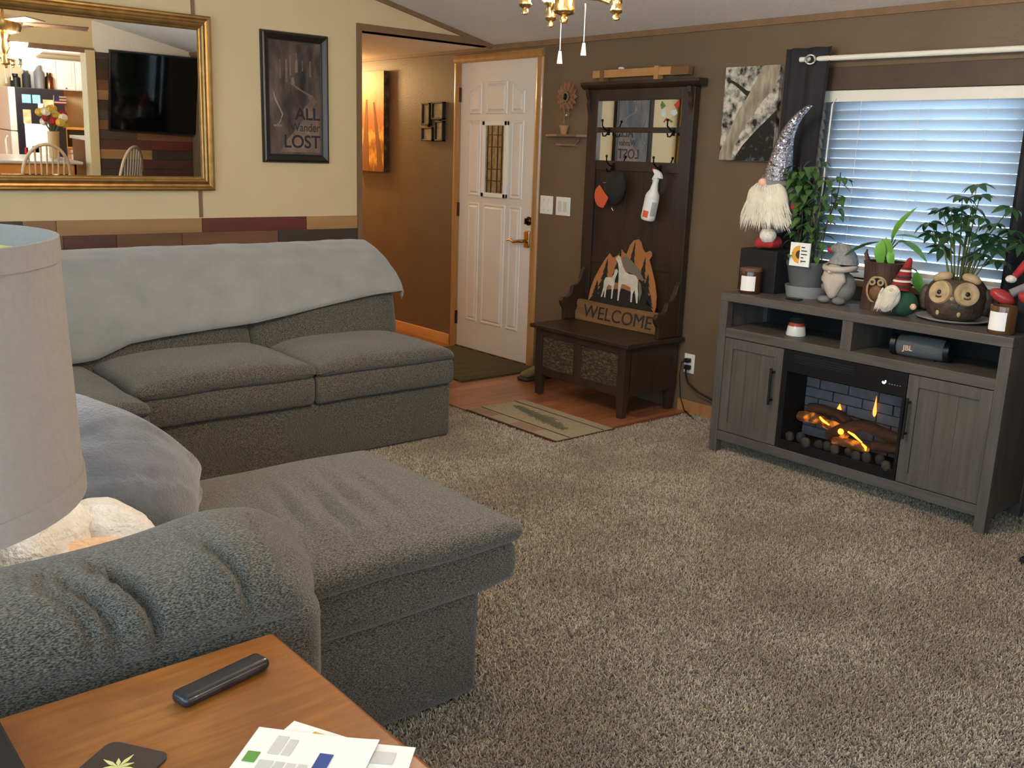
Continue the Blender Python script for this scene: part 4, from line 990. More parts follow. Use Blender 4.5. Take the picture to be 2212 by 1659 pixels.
mat('glass_fire', (250,252,255), .0, trans=1, ior=1.02)
mat('fire_brick', (92,91,94), .8, c2=(108,106,108), vs=25, bump=.2)
bp = None; random.seed(3)
for r_ in range(7):
    z0 = .168+r_*.0475; off = .075 if r_%2 else 0
    for k in range(-1,5):
        xa = 2.868+off+k*.15; xb = xa+.144; xa = max(xa,2.869); xb = min(xb,3.435)
        if xb-xa > .012: MB().box(xa,xb,YF+.175,YF+.19,z0,z0+.044).build('brick', 'fire_brick', box, bevel=.0015)
# logs, embers and flames
def emat(name, c, ec, es, sc_=18):
    m = mat(name, c, .8, bump=.6, bs=30); nt = m.node_tree; b = nt.nodes['Principled BSDF']
    N, L = nt.nodes.new, nt.links.new
    tc = N('ShaderNodeTexCoord'); n = N('ShaderNodeTexNoise'); n.inputs['Scale'].default_value = sc_; n.inputs['Detail'].default_value = 4; L(tc.outputs['Object'], n.inputs[0])
    mr = N('ShaderNodeMapRange'); mr.inputs[1].default_value = .5; mr.inputs[2].default_value = .75; mr.inputs[4].default_value = es; L(n.outputs['Fac'], mr.inputs[0])
    b.inputs['Emission Color'].default_value = lin(ec); L(mr.outputs[0], b.inputs['Emission Strength'])
emat('log_glow', (120,72,36), (255,140,30), 1.1, 22)
mat('log', (92,56,30), .85, c2=(60,36,20), vs=22, stretch=(.4,1,1), bump=.6)
mat('ember', (255,150,50), .6, emit=(255,150,40), es=3.5); mat('coal', (52,48,44), .9, c2=(70,56,44), vs=20)
def log_(path, r, m, par=box):
    P_ = [Vector(p) for p in path]; fine = []
    for a, b_ in zip(P_, P_[1:]):
        for i in range(5): fine.append(a.lerp(b_, i/5))
    fine.append(P_[-1])
    rr = [r*(1+.16*nz(p.x*20,p.y*20,p.z*20)) for p in fine]; rr[0] *= .8; rr[-1] *= .8
    return MB().tube(fine, rr, 12).build('log', m, par, True)
log_([(2.90,YF+.09,.275),(2.98,YF+.085,.285),(3.08,YF+.08,.272),(3.17,YF+.07,.245)],.026,'log_glow')
log_([(2.92,YF+.13,.315),(3.0,YF+.135,.32),(3.08,YF+.13,.318),(3.15,YF+.12,.29)],.022,'log')
log_([(3.08,YF+.06,.225),(3.16,YF+.06,.285),(3.24,YF+.07,.315),(3.31,YF+.08,.30),(3.38,YF+.085,.285),(3.435,YF+.09,.275)],.026,'log')
log_([(3.12,YF+.04,.215),(3.2,YF+.04,.225),(3.29,YF+.045,.215)],.020,'log_glow')
log_([(3.30,YF+.06,.235),(3.38,YF+.07,.24),(3.436,YF+.07,.25)],.024,'log')
for pth in ([(3.03,YF+.055,.305),(3.05,YF+.052,.292),(3.085,YF+.05,.28)],[(3.19,YF+.035,.276),(3.22,YF+.033,.268),(3.265,YF+.03,.245)],[(3.27,YF+.022,.243),(3.29,YF+.022,.23),(3.292,YF+.022,.215)]):
    MB().tube(pth,[.0035,.006,.003],6).build('ember_glow', 'ember', box, True)
MB().ell((3.155,YF+.035,.268),(.014,.01,.014),12,8).build('ember_glow', 'ember', box, True)
for k in range(11):
    xx = 2.90+k*.05; MB().ell((xx,YF+.03+.02*math.sin(k*2.3),.182+.006*math.sin(k*1.7)),(.024,.016,.026),10,8,None,lambda p,t,f_: p*(1+.15*nz(p.x*60,p.y*60,p.z*60))).build('coal', 'coal', box, True)
mat('flame', (255,150,60), .5, emit=(255,140,60), es=2.2)
for (xx,z0,h_,w_) in ((3.235,.335,.10,.010),(3.375,.31,.055,.010),(3.06,.325,.035,.012)):
    MB().lathe([(0,0),(w_*.8,h_*.1),(w_,h_*.25),(w_*.5,h_*.6),(0,h_)],10,(xx,YF+.165,z0),Matrix.Diagonal((1,.4,1))).build('flame', 'flame', box, True)
MB().box(2.868,3.436,YF+.005,YF+.007,.168,.497).build('glass_pane', 'glass_fire', box)

# ---------------------------------------------------------------- things in and on the console
T = ZT
def jar(x, y, z, r, h, label, m='amber_jar', lid=None, lbl=True, name='candle_jar', lw=None):
    t = thing(name, label, 'candle', (x,y,z))
    MB().lathe([(0,0),(r*.92,0),(r,.006),(r,h-.004),(r*.98,h),(r*.9,h),(r*.9,h*.8),(0,h*.8)],28,(x,y,z)).build('jar', m, t, True)
    if lid: MB().lathe([(0,h),(r*1.02,h),(r*1.02,h+.012),(r*.98,h+.016),(0,h+.016)],28,(x,y,z)).build('lid', lid, t, True)
    if lbl:
        d = Vector((CAM.x-x, CAM.y-y)); a0 = math.atan2(d.y,d.x)+(lw or 0); b = MB(); k = 8; hw = .72
        vs = [(x+(r+.0006)*math.cos(a0-hw+2*hw*i/k), y+(r+.0006)*math.sin(a0-hw+2*hw*i/k), zz) for zz in (z+h*.14,z+h*.80) for i in range(k+1)]
        b.add(vs,[(i,i+1,k+2+i,k+1+i) for i in range(k)]).build('label', 'paper', t, True)
    return t
mat('amber_jar', (74,44,26), .15, spec=.8); mat('amber_jar2', (96,66,40), .18, spec=.8); mat('wood_lid', (112,78,54), .6, c2=(96,64,44), vs=20); mat('jar_white', (226,222,214), .2); mat('wax_red', (168,72,58), .4); mat('smoke_glass', (70,70,70), .1, trans=.6)
jar(2.545,-.405,T,.052,.108,'dark amber candle jar with a white label and wooden lid', lid='wood_lid', lw=-.25)
jar(3.765,-.435,T,.050,.11,'amber glass candle with a white label at the console corner', m='amber_jar2', lw=-.45)
jt = thing('wax_warmer', 'small white jar with a red rim inside the console niche', 'jar', (2.812,-.38,.646))
MB().lathe([(0,0),(.045,0),(.047,.004),(.040,.045),(.036,.052)],24,(2.812,-.38,.646)).build('jar_base', 'jar_white', jt, True)
MB().lathe([(.0403,.043),(.036,.060),(.033,.062)],24,(2.812,-.38,.646),cap=False).build('wax_band', 'wax_red', jt, True)
MB().lathe([(.034,.06),(.036,.085),(.038,.088),(.034,.088)],24,(2.812,-.38,.646),cap=False).build('glass_collar', 'smoke_glass', jt, True)
# bluetooth speaker
spk = thing('portable_speaker', 'charcoal cylindrical portable speaker in the console niche', 'speaker', (3.43,-.37,.645))
mat('speaker_cloth', (80,84,84), .85, c2=(96,100,100), vs=220, bump=.4); mat('logo', (214,176,156), .5)
sa = math.radians(8); smx = Matrix.Rotation(sa,3,'Z')@Matrix.Rotation(pi/2,3,'Y')
SC = Vector((3.43,-.375,.693))
MB().lathe([(0,-.105),(.030,-.105),(.044,-.095),(.047,-.06),(.048,0),(.047,.06),(.044,.095),(.030,.105),(0,.105)],28,SC,smx).build('speaker_body', 'speaker_cloth', spk, True)
for s_ in (-1,1): MB().lathe([(.030,0),(.046,0),(.046,.022),(.036,.026),(.030,.02)],28,SC+smx@Vector((0,0,s_*.098-(.0 if s_>0 else .026) )),smx,cap=True).build('end_ring', 'black_plastic', spk, True)
MB().box(3.36,3.50,-.40,-.35,.6455,.652).build('foot', 'black_plastic', spk)
text('lettering', 'JBL', .030, 'logo', spk, (3.375,-.4345,.680), (math.cos(sa),math.sin(sa),0), (0,.0,1), .001, bold=.001)
# black box under the tall gnome
tag(MB().box(2.42,2.635,-.335,-.135,T+.0005,1.0215).build('black_box', 'matte_black', bevel=.004), 'plain black cube box under the tall gnome with the silver hat', 'box')
tag(MB().box(3.80,4.02,-.40,-.15,T,1.03).build('black_box', 'matte_black', bevel=.004, loc=(3.9,-.27,T)), 'plain black cube box behind the amber candle', 'box') if False else None

# ---- fur helper: cone strands along a surface, one mesh
def fur(pts, name, m, par, seed=1, r=.004):
    b = MB()
    for p, q in pts:
        p = Vector(p); q = Vector(q); mid = p.lerp(q,.5)+Vector((0,-.004,0)); b.tube([p,mid,q],[r,r*.8,r*.15],4)
    return b.build(name, m, par, True)
# tall gnome
mat('sequin', (190,188,196), .22, .9, c2=(120,118,128), vs=90, bump=1, bs=90, bd=.01); mat('beard', (236,228,210), .95, c2=(222,212,192), vs=30, sheen=.4, spec=.1); mat('nose', (232,186,156), .6); mat('felt_red', (172,46,48), .9, bump=.3, bs=120); mat('felt_grey', (128,126,128), .9, bump=.3, bs=120); mat('pom', (232,226,214), .95, bump=1, bs=60, bd=.01)
g1 = thing('tall_gnome', 'tall gnome with a silver sequin hat and white beard', 'gnome', (2.55,-.28,1.022))
gx, gy = 2.55, -.27
MB().ell((gx+.005,gy+.02,1.24),(.105,.085,.14),24,16).build('body', 'felt_grey', g1, True)
hat = [(gx-.003,gy,1.345,.080),(gx+.006,gy,1.40,.066),(gx+.014,gy,1.46,.054),(gx+.022,gy,1.52,.044),(gx+.036,gy,1.575,.034),(gx+.062,gy,1.625,.025),(gx+.095,gy,1.665,.018),(gx+.125,gy,1.69,.013),(gx+.14,gy,1.70,.009)]
hb = MB().tube([h[:3] for h in hat],[h[3] for h in hat],20).build('hat', 'sequin', g1, True)
sq = MB(); random.seed(11)
for k in range(240):
    t = random.uniform(0,len(hat)-1.01); i = int(t); f_ = t-i
    c = Vector(hat[i][:3]).lerp(Vector(hat[i+1][:3]),f_); r_ = hat[i][3]*(1-f_)+hat[i+1][3]*f_; a = random.uniform(pi,2*pi)
    n = Vector((math.cos(a),math.sin(a),0)); p = c+n*(r_+.001); tt = Vector((-n.y,n.x,0)); up = (Vector((0,0,1))+.6*n*random.uniform(-.2,1)).normalized()
    s_ = .0055; sq.add([p+tt*s_, p+up*s_, p-tt*s_, p-up*s_],[(0,1,2,3)])
so = sq.build('sequins', 'sequin_flake' if 'sequin_flake' in MATS else 'nickel', hb); so['kind'] = 'stuff'
MB().lathe([(.078,1.33),(.086,1.335),(.086,1.352),(.076,1.356)],28,(gx,gy,0),cap=False).build('hat_brim', 'felt_grey', g1, True)
MB().ell((gx-.02,gy-.088,1.345),(.022,.018,.020),14,10).build('nose', 'nose', g1, True)
def beard_fn(p, th, ph):
    q = p.copy(); t = -p.z
    q += Vector((nz(p.x*40,p.z*6)*.010, nz(p.x*40+5,p.z*6)*.006, nz(p.x*55,1)*.02*max(0,t*8)))
    return q
bb = MB().ell((gx-.005,gy-.055,1.255),(.118,.050,.105),44,24,None,beard_fn).build('beard', 'beard', g1, True)
random.seed(4); pts = []
for k in range(900):
    a = random.uniform(-1,1); zz = random.uniform(1.175,1.34); ww = .06+.065*min(1,(1.36-zz)/.12)
    px = gx-.005+a*ww; py = gy-.055-.05*math.sqrt(max(0,1-a*a))*(.9)
    l = random.uniform(.035,.075); pts.append(((px,py,zz),(px+a*.028+random.uniform(-.006,.006),py-.004+.012*abs(a),zz-l)))
fu = fur(pts,'beard_strands','beard',g1,1,.0022); fu['kind'] = 'stuff'
MB().tube([(gx-.105,gy,1.30),(gx-.118,gy-.01,1.25),(gx-.112,gy-.03,1.20)],[.022,.024,.02],10).build('sleeve', 'felt_red', g1, True)
MB().tube([(gx+.085,gy,1.31),(gx+.115,gy-.01,1.285),(gx+.132,gy-.02,1.25)],[.022,.024,.02],10).build('sleeve', 'felt_grey', g1, True)
MB().ell((gx+.135,gy-.03,1.235),(.022,.02,.02),12,8).build('mitten', 'felt_red', g1, True)
MB().tube([(gx+.0,gy-.04,1.17),(gx+.005,gy-.05,1.10),(gx+.005,gy-.05,1.07)],.022,12).build('leg', 'felt_grey', g1, True)
MB().ell((gx+.012,gy-.05,1.092),(.042,.038,.036),18,12,None,lambda p,t,f_: p*(1+.12*nz(p.x*90,p.y*90,p.z*90))).build('pompom', 'pom', g1, True)
MB().soft(gx-.062,gx+.048,gy-.064,gy+.04,1.031,1.078,.024,(5,5,2),lambda p,u: p+Vector((0,0,.012*(1-u.x**2)*(u.z>0)-.008*max(0,-u.x))),4).build('shoe', 'felt_red', g1, True)
# grey ficus pot on the left
mat('pot_grey', (106,108,108), .5, c2=(96,98,98), vs=8); mat('saucer_clear', (190,192,190), .2, trans=.5)
def leaf_mesh(name, m, L_, w_, fold=.25, droop=.3, n=6):
    b = MB(); vs = []
    for i in range(n+1):
        t = i/n; ww = w_*math.sin(pi*min(1,t**.8))*(1 if t<1 else 0)
        zz = -droop*L_*t*t
        vs += [Vector((-ww,L_*t,zz+fold*ww)),Vector((0,L_*t,zz)),Vector((ww,L_*t,zz+fold*ww))]
    fs = []
    for i in range(n): fs += [(3*i,3*i+1,3*i+4,3*i+3),(3*i+1,3*i+2,3*i+5,3*i+4)]
    me = bpy.data.meshes.new(name); me.from_pydata(vs,[],fs); me.materials.append(MATS[m])
    me.polygons.foreach_set('use_smooth',[True]*len(me.polygons)); return me
def put_leaf(me, par, p, d, up, s_, name='leaf'):
    d = Vector(d).normalized(); up = Vector(up); xx = d.cross(up)
    if xx.length < 1e-3: xx = d.cross(Vector((1,0,0)))
    xx.normalize(); zz = xx.cross(d)
    mt = Matrix((xx*s_, d*s_, zz*s_)).transposed().to_4x4(); mt.translation = Vector(p)-top_of(par).location
    o = bpy.data.objects.new(name, me); col.objects.link(o); o.parent = par; o.matrix_local = mt
    return o
fp = thing('ficus_plant', 'bushy green climbing plant in a tapered grey plastic pot', 'plant', (2.745,-.215,T))
FX, FY = 2.757, -.245
po = MB().lathe([(0,.006),(.068,.006),(.074,.02),(.100,.145),(.104,.15),(.106,.165),(.108,.172),(.100,.172),(.098,.15),(0,.15)],36,(FX,FY,T)).build('pot', 'pot_grey', fp, True)
MB().lathe([(0,0),(.092,0),(.104,.055),(.101,.055),(.09,.005),(0,.005)],32,(FX,FY,T)).build('saucer', 'saucer_clear', fp, True)
MB().lathe([(0,.151),(.097,.152)],24,(FX,FY,T),cap=False).build('soil', 'soil', fp)
random.seed(21); lm_ = leaf_mesh('leaf','leaf_ficus',.05,.017,.3,.5)
stems = []
for (ax, ay, h_, lx, ly) in ((-.05,-.01,.44,-.045,-.02),(-.03,-.045,.47,-.01,-.03),(.0,.0,.49,-.02,.01),(.03,-.03,.42,.035,-.02),(.045,.02,.44,.05,.01),(.055,-.02,.36,.06,-.03)):
    pth = [Vector((FX+ax+lx*t+.012*math.sin(t*7+ax*50),FY+ay+ly*t,T+.15+h_*t)) for t in [i/10 for i in range(11)]]
    MB().tube(pth,.0028,5).build('stem', 'bark', fp); stems.append(pth)
for xx in (.01,.055): MB().tube([(FX+xx,FY-.06,T+.15),(FX+xx+.02,FY-.055,T+.15+.40)],.0035,6).build('stake', 'matte_black', fp)
for k in range(288):
    pth = random.choice(stems[:3] if k < 150 else stems); t = random.uniform(1.0,10) if k%5 else random.uniform(7,10); i = min(9,int(t)); p = pth[i].lerp(pth[i+1],t-i)
    a = random.uniform(0,2*pi); d = Vector((math.cos(a),math.sin(a)*.8-.25,random.uniform(-.6,.25))); sp2 = random.uniform(.006,.045)
    put_leaf(lm_, fp, p+Vector((math.cos(a),math.sin(a)-.2,0))*sp2, d, (0,0,1), random.uniform(.65,1.1))
# sunflower card leaning on the pot
sf = thing('sunflower_card', 'small white card with half a sunflower in the grey plant pot', 'card', (2.765,-.335,.985))
mat('sun_yellow', (226,168,64), .6); mat('sun_core', (84,58,50), .7)
MB().box(2.722,2.828,-.360,-.352,.968,1.078).build('card_board', 'paper', sf, bevel=.001)
def disc(b, cx_, cz_, r_, y, a0=pi/2, a1=1.5*pi, n=20):
    return b.prism([(cx_+r_*math.cos(a0+(a1-a0)*i/n), cz_+r_*math.sin(a0+(a1-a0)*i/n)) for i in range(n+1)], y, y+.001, 'y')
b = MB(); disc(b,2.775,1.023,.042,-.3612); b.build('petals_print', 'sun_yellow', sf); b = MB(); disc(b,2.775,1.023,.020,-.3616); b.build('core_print', 'sun_core', sf)
for k, tx in enumerate(('YOU','BELONG','AMONG','THE','FLOWERS')) if False else (): pass
b = MB()
for k, w_ in enumerate((.018,.03,.032,.014,.028)): b.box(2.783,2.783+w_,-.3610,-.3600,1.055-k*.016,1.060-k*.016)
b.build('print_lines', 'ink_grey2' if 'ink_grey2' in MATS else 'ink', sf)
# slim black puck on the board
tag(MB().soft(2.765,2.835,-.425,-.385,T,T+.009,.004,(4,3,1),None,2).build('black_fob', 'black_plastic', smooth=True), 'flat black key fob lying on the console top', 'fob')
# stone gnome
mat('stone_grey', (132,128,124), .8, c2=(110,106,102), vs=25, bump=.6, bs=50); mat('stone_beard', (196,184,170), .85, c2=(180,168,154), vs=10, bump=.4, bs=40); mat('stone_hat', (120,122,124), .8, c2=(150,150,150), vs=80, bump=.8, bs=90)
g2 = thing('stone_gnome', 'grey stone gnome figurine with a long pale beard', 'gnome', (2.985,-.30,T))
hx, hy = 2.968, -.30
MB().ell((hx,hy+.01,T+.075),(.068,.055,.075),24,16).build('body', 'stone_grey', g2, True)
MB().ell((hx-.012,hy-.045,T+.105),(.052,.028,.082),24,18,None,lambda p,t,f_: Vector((p.x*(1.15 if p.z>0 else 1+p.z*3.5)+nz(p.z*30,p.x*30)*.006,p.y,p.z))).build('beard', 'stone_beard', g2, True)
MB().tube([(hx,hy,T+.155),(hx+.002,hy,T+.185),(hx+.002,hy,T+.215),(hx-.012,hy,T+.242),(hx-.04,hy,T+.252),(hx-.06,hy-.005,T+.245)],[.076,.07,.058,.042,.026,.014],20).build('hat', 'stone_hat', g2, True)
MB().ell((hx-.066,hy-.008,T+.24),(.014,.013,.013),12,8).build('hat_tip', 'felt_red', g2, True)
ring(MB(),(hx-.004,hy-.012,T+.168),.066,.014,Matrix.Rotation(.12,3,'X')).build('hat_brim', 'stone_beard', g2, True)
MB().ell((hx-.014,hy-.076,T+.150),(.014,.012,.011),12,8).build('nose', 'nose_stone' if 'nose_stone' in MATS else 'nose', g2, True)
for s_ in (-1,1): MB().ell((hx+s_*.038-.005,hy-.055,T+.018),(.030,.032,.018),14,8).build('foot', 'stone_grey', g2, True)
MB().ell((hx-.055,hy-.035,T+.075),(.018,.02,.022),12,8).build('hand', 'stone_grey', g2, True)
# owl stump planter with pothos
mat('stump', (86,58,44), .65, c2=(52,34,28), vs=14, stretch=(3,3,.6), bump=.8, bs=26, bd=.008); mat('stump_rim', (176,146,108), .7, c2=(146,116,82), vs=24); mat('owl_brown', (128,92,58), .6, c2=(104,72,44), vs=60, bump=.5, bs=80); mat('owl_cream', (190,164,126), .55, c2=(164,138,100), vs=30); mat('pupil', (46,26,20), .2)
o1 = thing('stump_planter', 'brown tree stump planter with an owl in a knothole and a pothos', 'plant', (3.165,-.30,T))
ox, oy = 3.172, -.285
MB().lathe([(0,0),(.092,0),(.090,.02),(.086,.10),(.090,.19),(.096,.212),(.086,.214),(.08,.19),(0,.19)],40,(ox,oy,T)).build('stump', 'stump', o1, True)
MB().lathe([(0,.192),(.081,.193)],24,(ox,oy,T),cap=False).build('soil', 'soil', o1)
dv = Vector((CAM.x-ox,CAM.y-oy,0)).normalized(); av = math.atan2(dv.y,dv.x)-.32; dv = Vector((math.cos(av),math.sin(av),0)); sv = Vector((-dv.y,dv.x,0))
omx = Matrix((sv,Vector((0,0,1)),dv)).transposed()
ring(MB(),Vector((ox,oy,T+.095))+dv*.082,.046,.007,omx@Matrix.Diagonal((.92,1.22,1))).build('knothole_rim', 'stump_rim', o1, True)
MB().lathe([(0,0),(.042,0),(.042,.004),(0,.004)],24,Vector((ox,oy,T+.095))+dv*.084,omx@Matrix.Diagonal((.9,1.22,1))).build('knothole', 'matte_brown' if 'matte_brown' in MATS else 'pupil', o1, True)
MB().ell(Vector((ox,oy,T+.082))+dv*.084,(.032,.036,.018),16,12,omx).build('owl_body', 'owl_brown', o1, True)
for s_ in (-1,1):
    ring(MB(),Vector((ox,oy,T+.128))+dv*.098+sv*s_*.018,.011,.005,omx).build('owl_eye_ring', 'owl_cream', o1, True)
    MB().ell(Vector((ox,oy,T+.128))+dv*.097+sv*s_*.018,(.007,.007,.004),10,6,omx).build('owl_eye', 'pupil', o1, True)
tw = MB().tube([(ox-.06,oy-.04,T+.20),(ox-.075,oy-.05,T+.245),(ox-.07,oy-.05,T+.262)],[.012,.009,.005],8); tw.build('stub', 'stump', o1, True)
pm = leaf_mesh('leaf','leaf_pothos',.15,.028,.3,.25,8); pm2 = leaf_mesh('leaf','leaf_pothos',.13,.030,.25,.6,8)
C0 = Vector((ox,oy,T+.20))
def pleaf(me, base, tip, s_, up=(0,0,1)):
    base = Vector(base); tip = Vector(tip); MB().tube([C0,C0.lerp(base,.6)+Vector((0,0,.02)),base],.003,6).build('stem', 'stem', o1); put_leaf(me, o1, base, tip-base, up, (tip-base).length/(.15 if me==pm else .13))
pleaf(pm,(ox+.015,oy-.01,T+.30),(ox+.075,oy-.02,T+.47),1,(-1,-1,.2)); pleaf(pm,(ox-.02,oy-.03,T+.30),(ox-.20,oy-.06,T+.255),1)
pleaf(pm,(ox+.03,oy,T+.315),(ox+.21,oy-.02,T+.27),1); pleaf(pm2,(ox-.01,oy-.04,T+.31),(ox-.005,oy-.09,T+.20),1,(0,-1,.3)); pleaf(pm2,(ox+.03,oy-.03,T+.27),(ox+.05,oy-.07,T+.20),1,(0,-1,.3))
pleaf(pm,(ox+.05,oy-.02,T+.30),(ox+.13,oy-.05,T+.33),1); pleaf(pm2,(ox+.0,oy-.03,T+.32),(ox+.04,oy-.075,T+.23),1,(0,-1,.3))
pleaf(pm2,(ox+.16,oy-.03,T+.19),(ox+.185,oy-.05,T+.09),1,(0,-1,.2)); pleaf(pm,(ox+.03,oy-.02,T+.33),(ox+.16,oy,T+.35),1)
# plaid-hat gnome
mat('plaid', (150,40,40), .9); mat('felt_green', (34,72,52), .9, bump=.3, bs=120); mat('plaid_dark', (40,52,44), .9); mat('plaid_white', (220,214,200), .9)
g3 = thing('plaid_gnome', 'small gnome with a red plaid hat and green coat', 'gnome', (3.315,-.385,T))
kx, ky = 3.308, -.395
MB().ell((kx+.018,ky+.01,T+.055),(.062,.052,.055),22,14).build('body', 'felt_green', g3, True)
hp = [(kx+.0,ky,T+.118,.042),(kx+.006,ky,T+.15,.034),(kx+.014,ky,T+.185,.025),(kx+.022,ky,T+.22,.016),(kx+.028,ky,T+.245,.010),(kx+.03,ky,T+.25,.005)]
ph_ = MB().tube([h[:3] for h in hp],[h[3] for h in hp],18).build('hat', 'plaid', g3, True)
for i, (z_, m_) in enumerate(((.128,'plaid_dark'),(.148,'plaid_white'),(.165,'plaid_dark'),(.192,'plaid_white'),(.205,'plaid_dark'),(.228,'plaid_white'))):
    t = (z_-.118)/.132; cx_ = kx+.028*t; r_ = .0435*(1-t)+.006
    MB().lathe([(r_,0),(r_-.0035,.008)],18,(cx_,ky,T+z_),cap=False).build('hat_band', m_, ph_, True)
MB().ell((kx-.016,ky-.048,T+.078),(.044,.026,.058),22,16,Matrix.Rotation(.35,3,'Y'),lambda p,t,f_: Vector((p.x*(1+p.z*4 if p.z<0 else 1),p.y,p.z*(1.15 if p.z<0 else 1)))).build('beard', 'beard', g3, True)
random.seed(8); pts = []
for k in range(260):
    a = random.uniform(-1,1); z_ = T+random.uniform(.06,.12); px = kx-.008+a*.04-(T+.12-z_)*.25; py = ky-.055-.02*math.sqrt(1-a*a)
    pts.append(((px,py,z_),(px-.014,py-.004,z_-random.uniform(.03,.05))))
fu = fur(pts,'beard_strands','beard',g3,1,.0018); fu['kind'] = 'stuff'
MB().ell((kx+.0,ky-.072,T+.115),(.009,.009,.008),10,8).build('nose', 'nose', g3, True)
MB().ell((kx+.078,ky-.02,T+.050),(.014,.013,.014),10,8).build('hand', 'nose', g3, True); MB().ell((kx-.062,ky-.045,T+.045),(.012,.014,.018),10,8).build('hand', 'sun_yellow', g3, True)
# owl pot on a plate with an umbrella plant
px_, py_ = 3.505, -.29
pt = tag(MB().lathe([(0,0),(.10,0),(.148,.012),(.150,.016),(.145,.015),(.10,.005),(0,.005)],44,(px_,py_,T)).build('saucer_plate', 'plate_cream' if 'plate_cream' in MATS else 'stone_beard', smooth=True), 'cream plate under the big-eyed owl pot', 'plate')
o2 = thing('owl_planter', 'round owl planter with big cream eyes and an umbrella plant', 'plant', (px_,py_,T+.006))
mat('owl_dark', (86,70,58), .6, c2=(60,48,42), vs=35, bump=.9, bs=55, bd=.008)
Z0 = T+.006
MB().lathe([(0,0),(.078,0),(.105,.02),(.122,.06),(.124,.10),(.112,.14),(.092,.165),(.076,.172),(.072,.165),(0,.16)],40,(px_,py_,Z0)).build('pot', 'owl_dark', o2, True)
MB().lathe([(0,.161),(.073,.162)],24,(px_,py_,Z0),cap=False).build('soil', 'soil', o2)
dv = Vector((CAM.x-px_,CAM.y-py_,0)).normalized(); av = math.atan2(dv.y,dv.x)-.12; dv = Vector((math.cos(av),math.sin(av),0)); sv = Vector((-dv.y,dv.x,0))
omx = Matrix((sv,Vector((0,0,1)),dv)).transposed()
def facing(a_, z_, r_):   # point on the belly, angle a_ from the face axis
    d_ = Matrix.Rotation(a_,3,'Z')@dv; return Vector((px_,py_,Z0+z_))+d_*r_, d_
for s_ in (-1,1):
    c, d_ = facing(s_*.47,.118,.108); s3 = Vector((-d_.y,d_.x,0)); mx = Matrix((s3,Vector((0,0,1)),d_)).transposed()@Matrix.Rotation(-.22,3,'X')
    MB().lathe([(0,.012),(.014,.013),(.018,.010),(.030,.011),(.036,.015),(.046,.014),(.050,.006),(.050,-.012),(0,-.012)],28,c,mx).build('eye_disc', 'owl_cream', o2, True)
    MB().ell(c+mx@Vector((0,0,.013)),(.010,.010,.006),12,8,mx).build('pupil', 'pupil', o2, True)
    MB().ell(Vector((px_,py_,Z0+.178))+sv*s_*.055+dv*.05,(.040,.022,.018),14,8,omx@Matrix.Rotation(s_*-.3,3,'Z')).build('ear_tuft', 'owl_cream', o2, True)
    w_, d_ = facing(s_*1.45,.085,.118); MB().ell(w_,(.022,.055,.026),14,10,Matrix((Vector((-d_.y,d_.x,0)),Vector((0,0,1)),d_)).transposed()).build('wing', 'owl_dark', o2, True)
    f_, d_ = facing(s_*.38-.1,.035,.112); MB().ell(f_,(.008,.012,.006),10,8,Matrix((Vector((-d_.y,d_.x,0)),Vector((0,0,1)),d_)).transposed()).build('spot', 'owl_cream', o2, True)
c, d_ = facing(0,.098,.118); MB().ell(c,(.010,.014,.010),12,8).build('beak', 'owl_cream', o2, True)
sm = leaf_mesh('leaf','leaf_schef',.062,.015,.25,.35,6); random.seed(17)
SB = Vector((px_,py_,Z0+.16))
whorls = [(.02,0,.40,0),(-.03,-.01,.35,0),(-.10,-.02,.285,0),(-.145,-.03,.235,.3),(-.12,-.04,.19,.3),(-.05,-.05,.30,0),(.03,-.04,.31,0),(.07,-.02,.27,0),(.0,-.05,.24,.2),(.06,-.06,.21,.2),(.12,-.03,.20,.2),(.165,.0,.315,0),(.20,-.04,.23,.2),(.15,-.06,.16,.4),(.10,-.06,.13,.4),(-.03,-.06,.19,.3),(.22,-.01,.18,.3),(.18,-.07,.11,.5),(-.09,0,.13,.3),(.03,.02,.36,0),(.12,-.04,.25,.1),(-.01,-.03,.27,.1),(.09,-.01,.17,.3),(.05,0,.12,.3)]
for i, (ax, ay, h_, tl_) in enumerate(whorls):
    c = SB+Vector((ax,ay,h_)); b0 = SB+Vector((ax*.25,ay*.3,0))
    MB().tube([b0,b0.lerp(c,.5)+Vector((-ax*.12,0,.02)),c],[.0032,.0028,.002],5).build('stem', 'stem', o2)
    n_ = random.choice((6,7,7,8)); a0 = random.uniform(0,6)
    ax_t = Matrix.Rotation(random.uniform(-.5,.2)-tl_*.6,3,'X')@Matrix.Rotation(random.uniform(-.4,.4),3,'Y')
    for k in range(n_):
        a = a0+2*pi*k/n_; d = ax_t@Vector((math.cos(a),math.sin(a),-.12)); put_leaf(sm, o2, c+d*.006, d, ax_t@Vector((0,0,1)), random.uniform(.85,1.2))
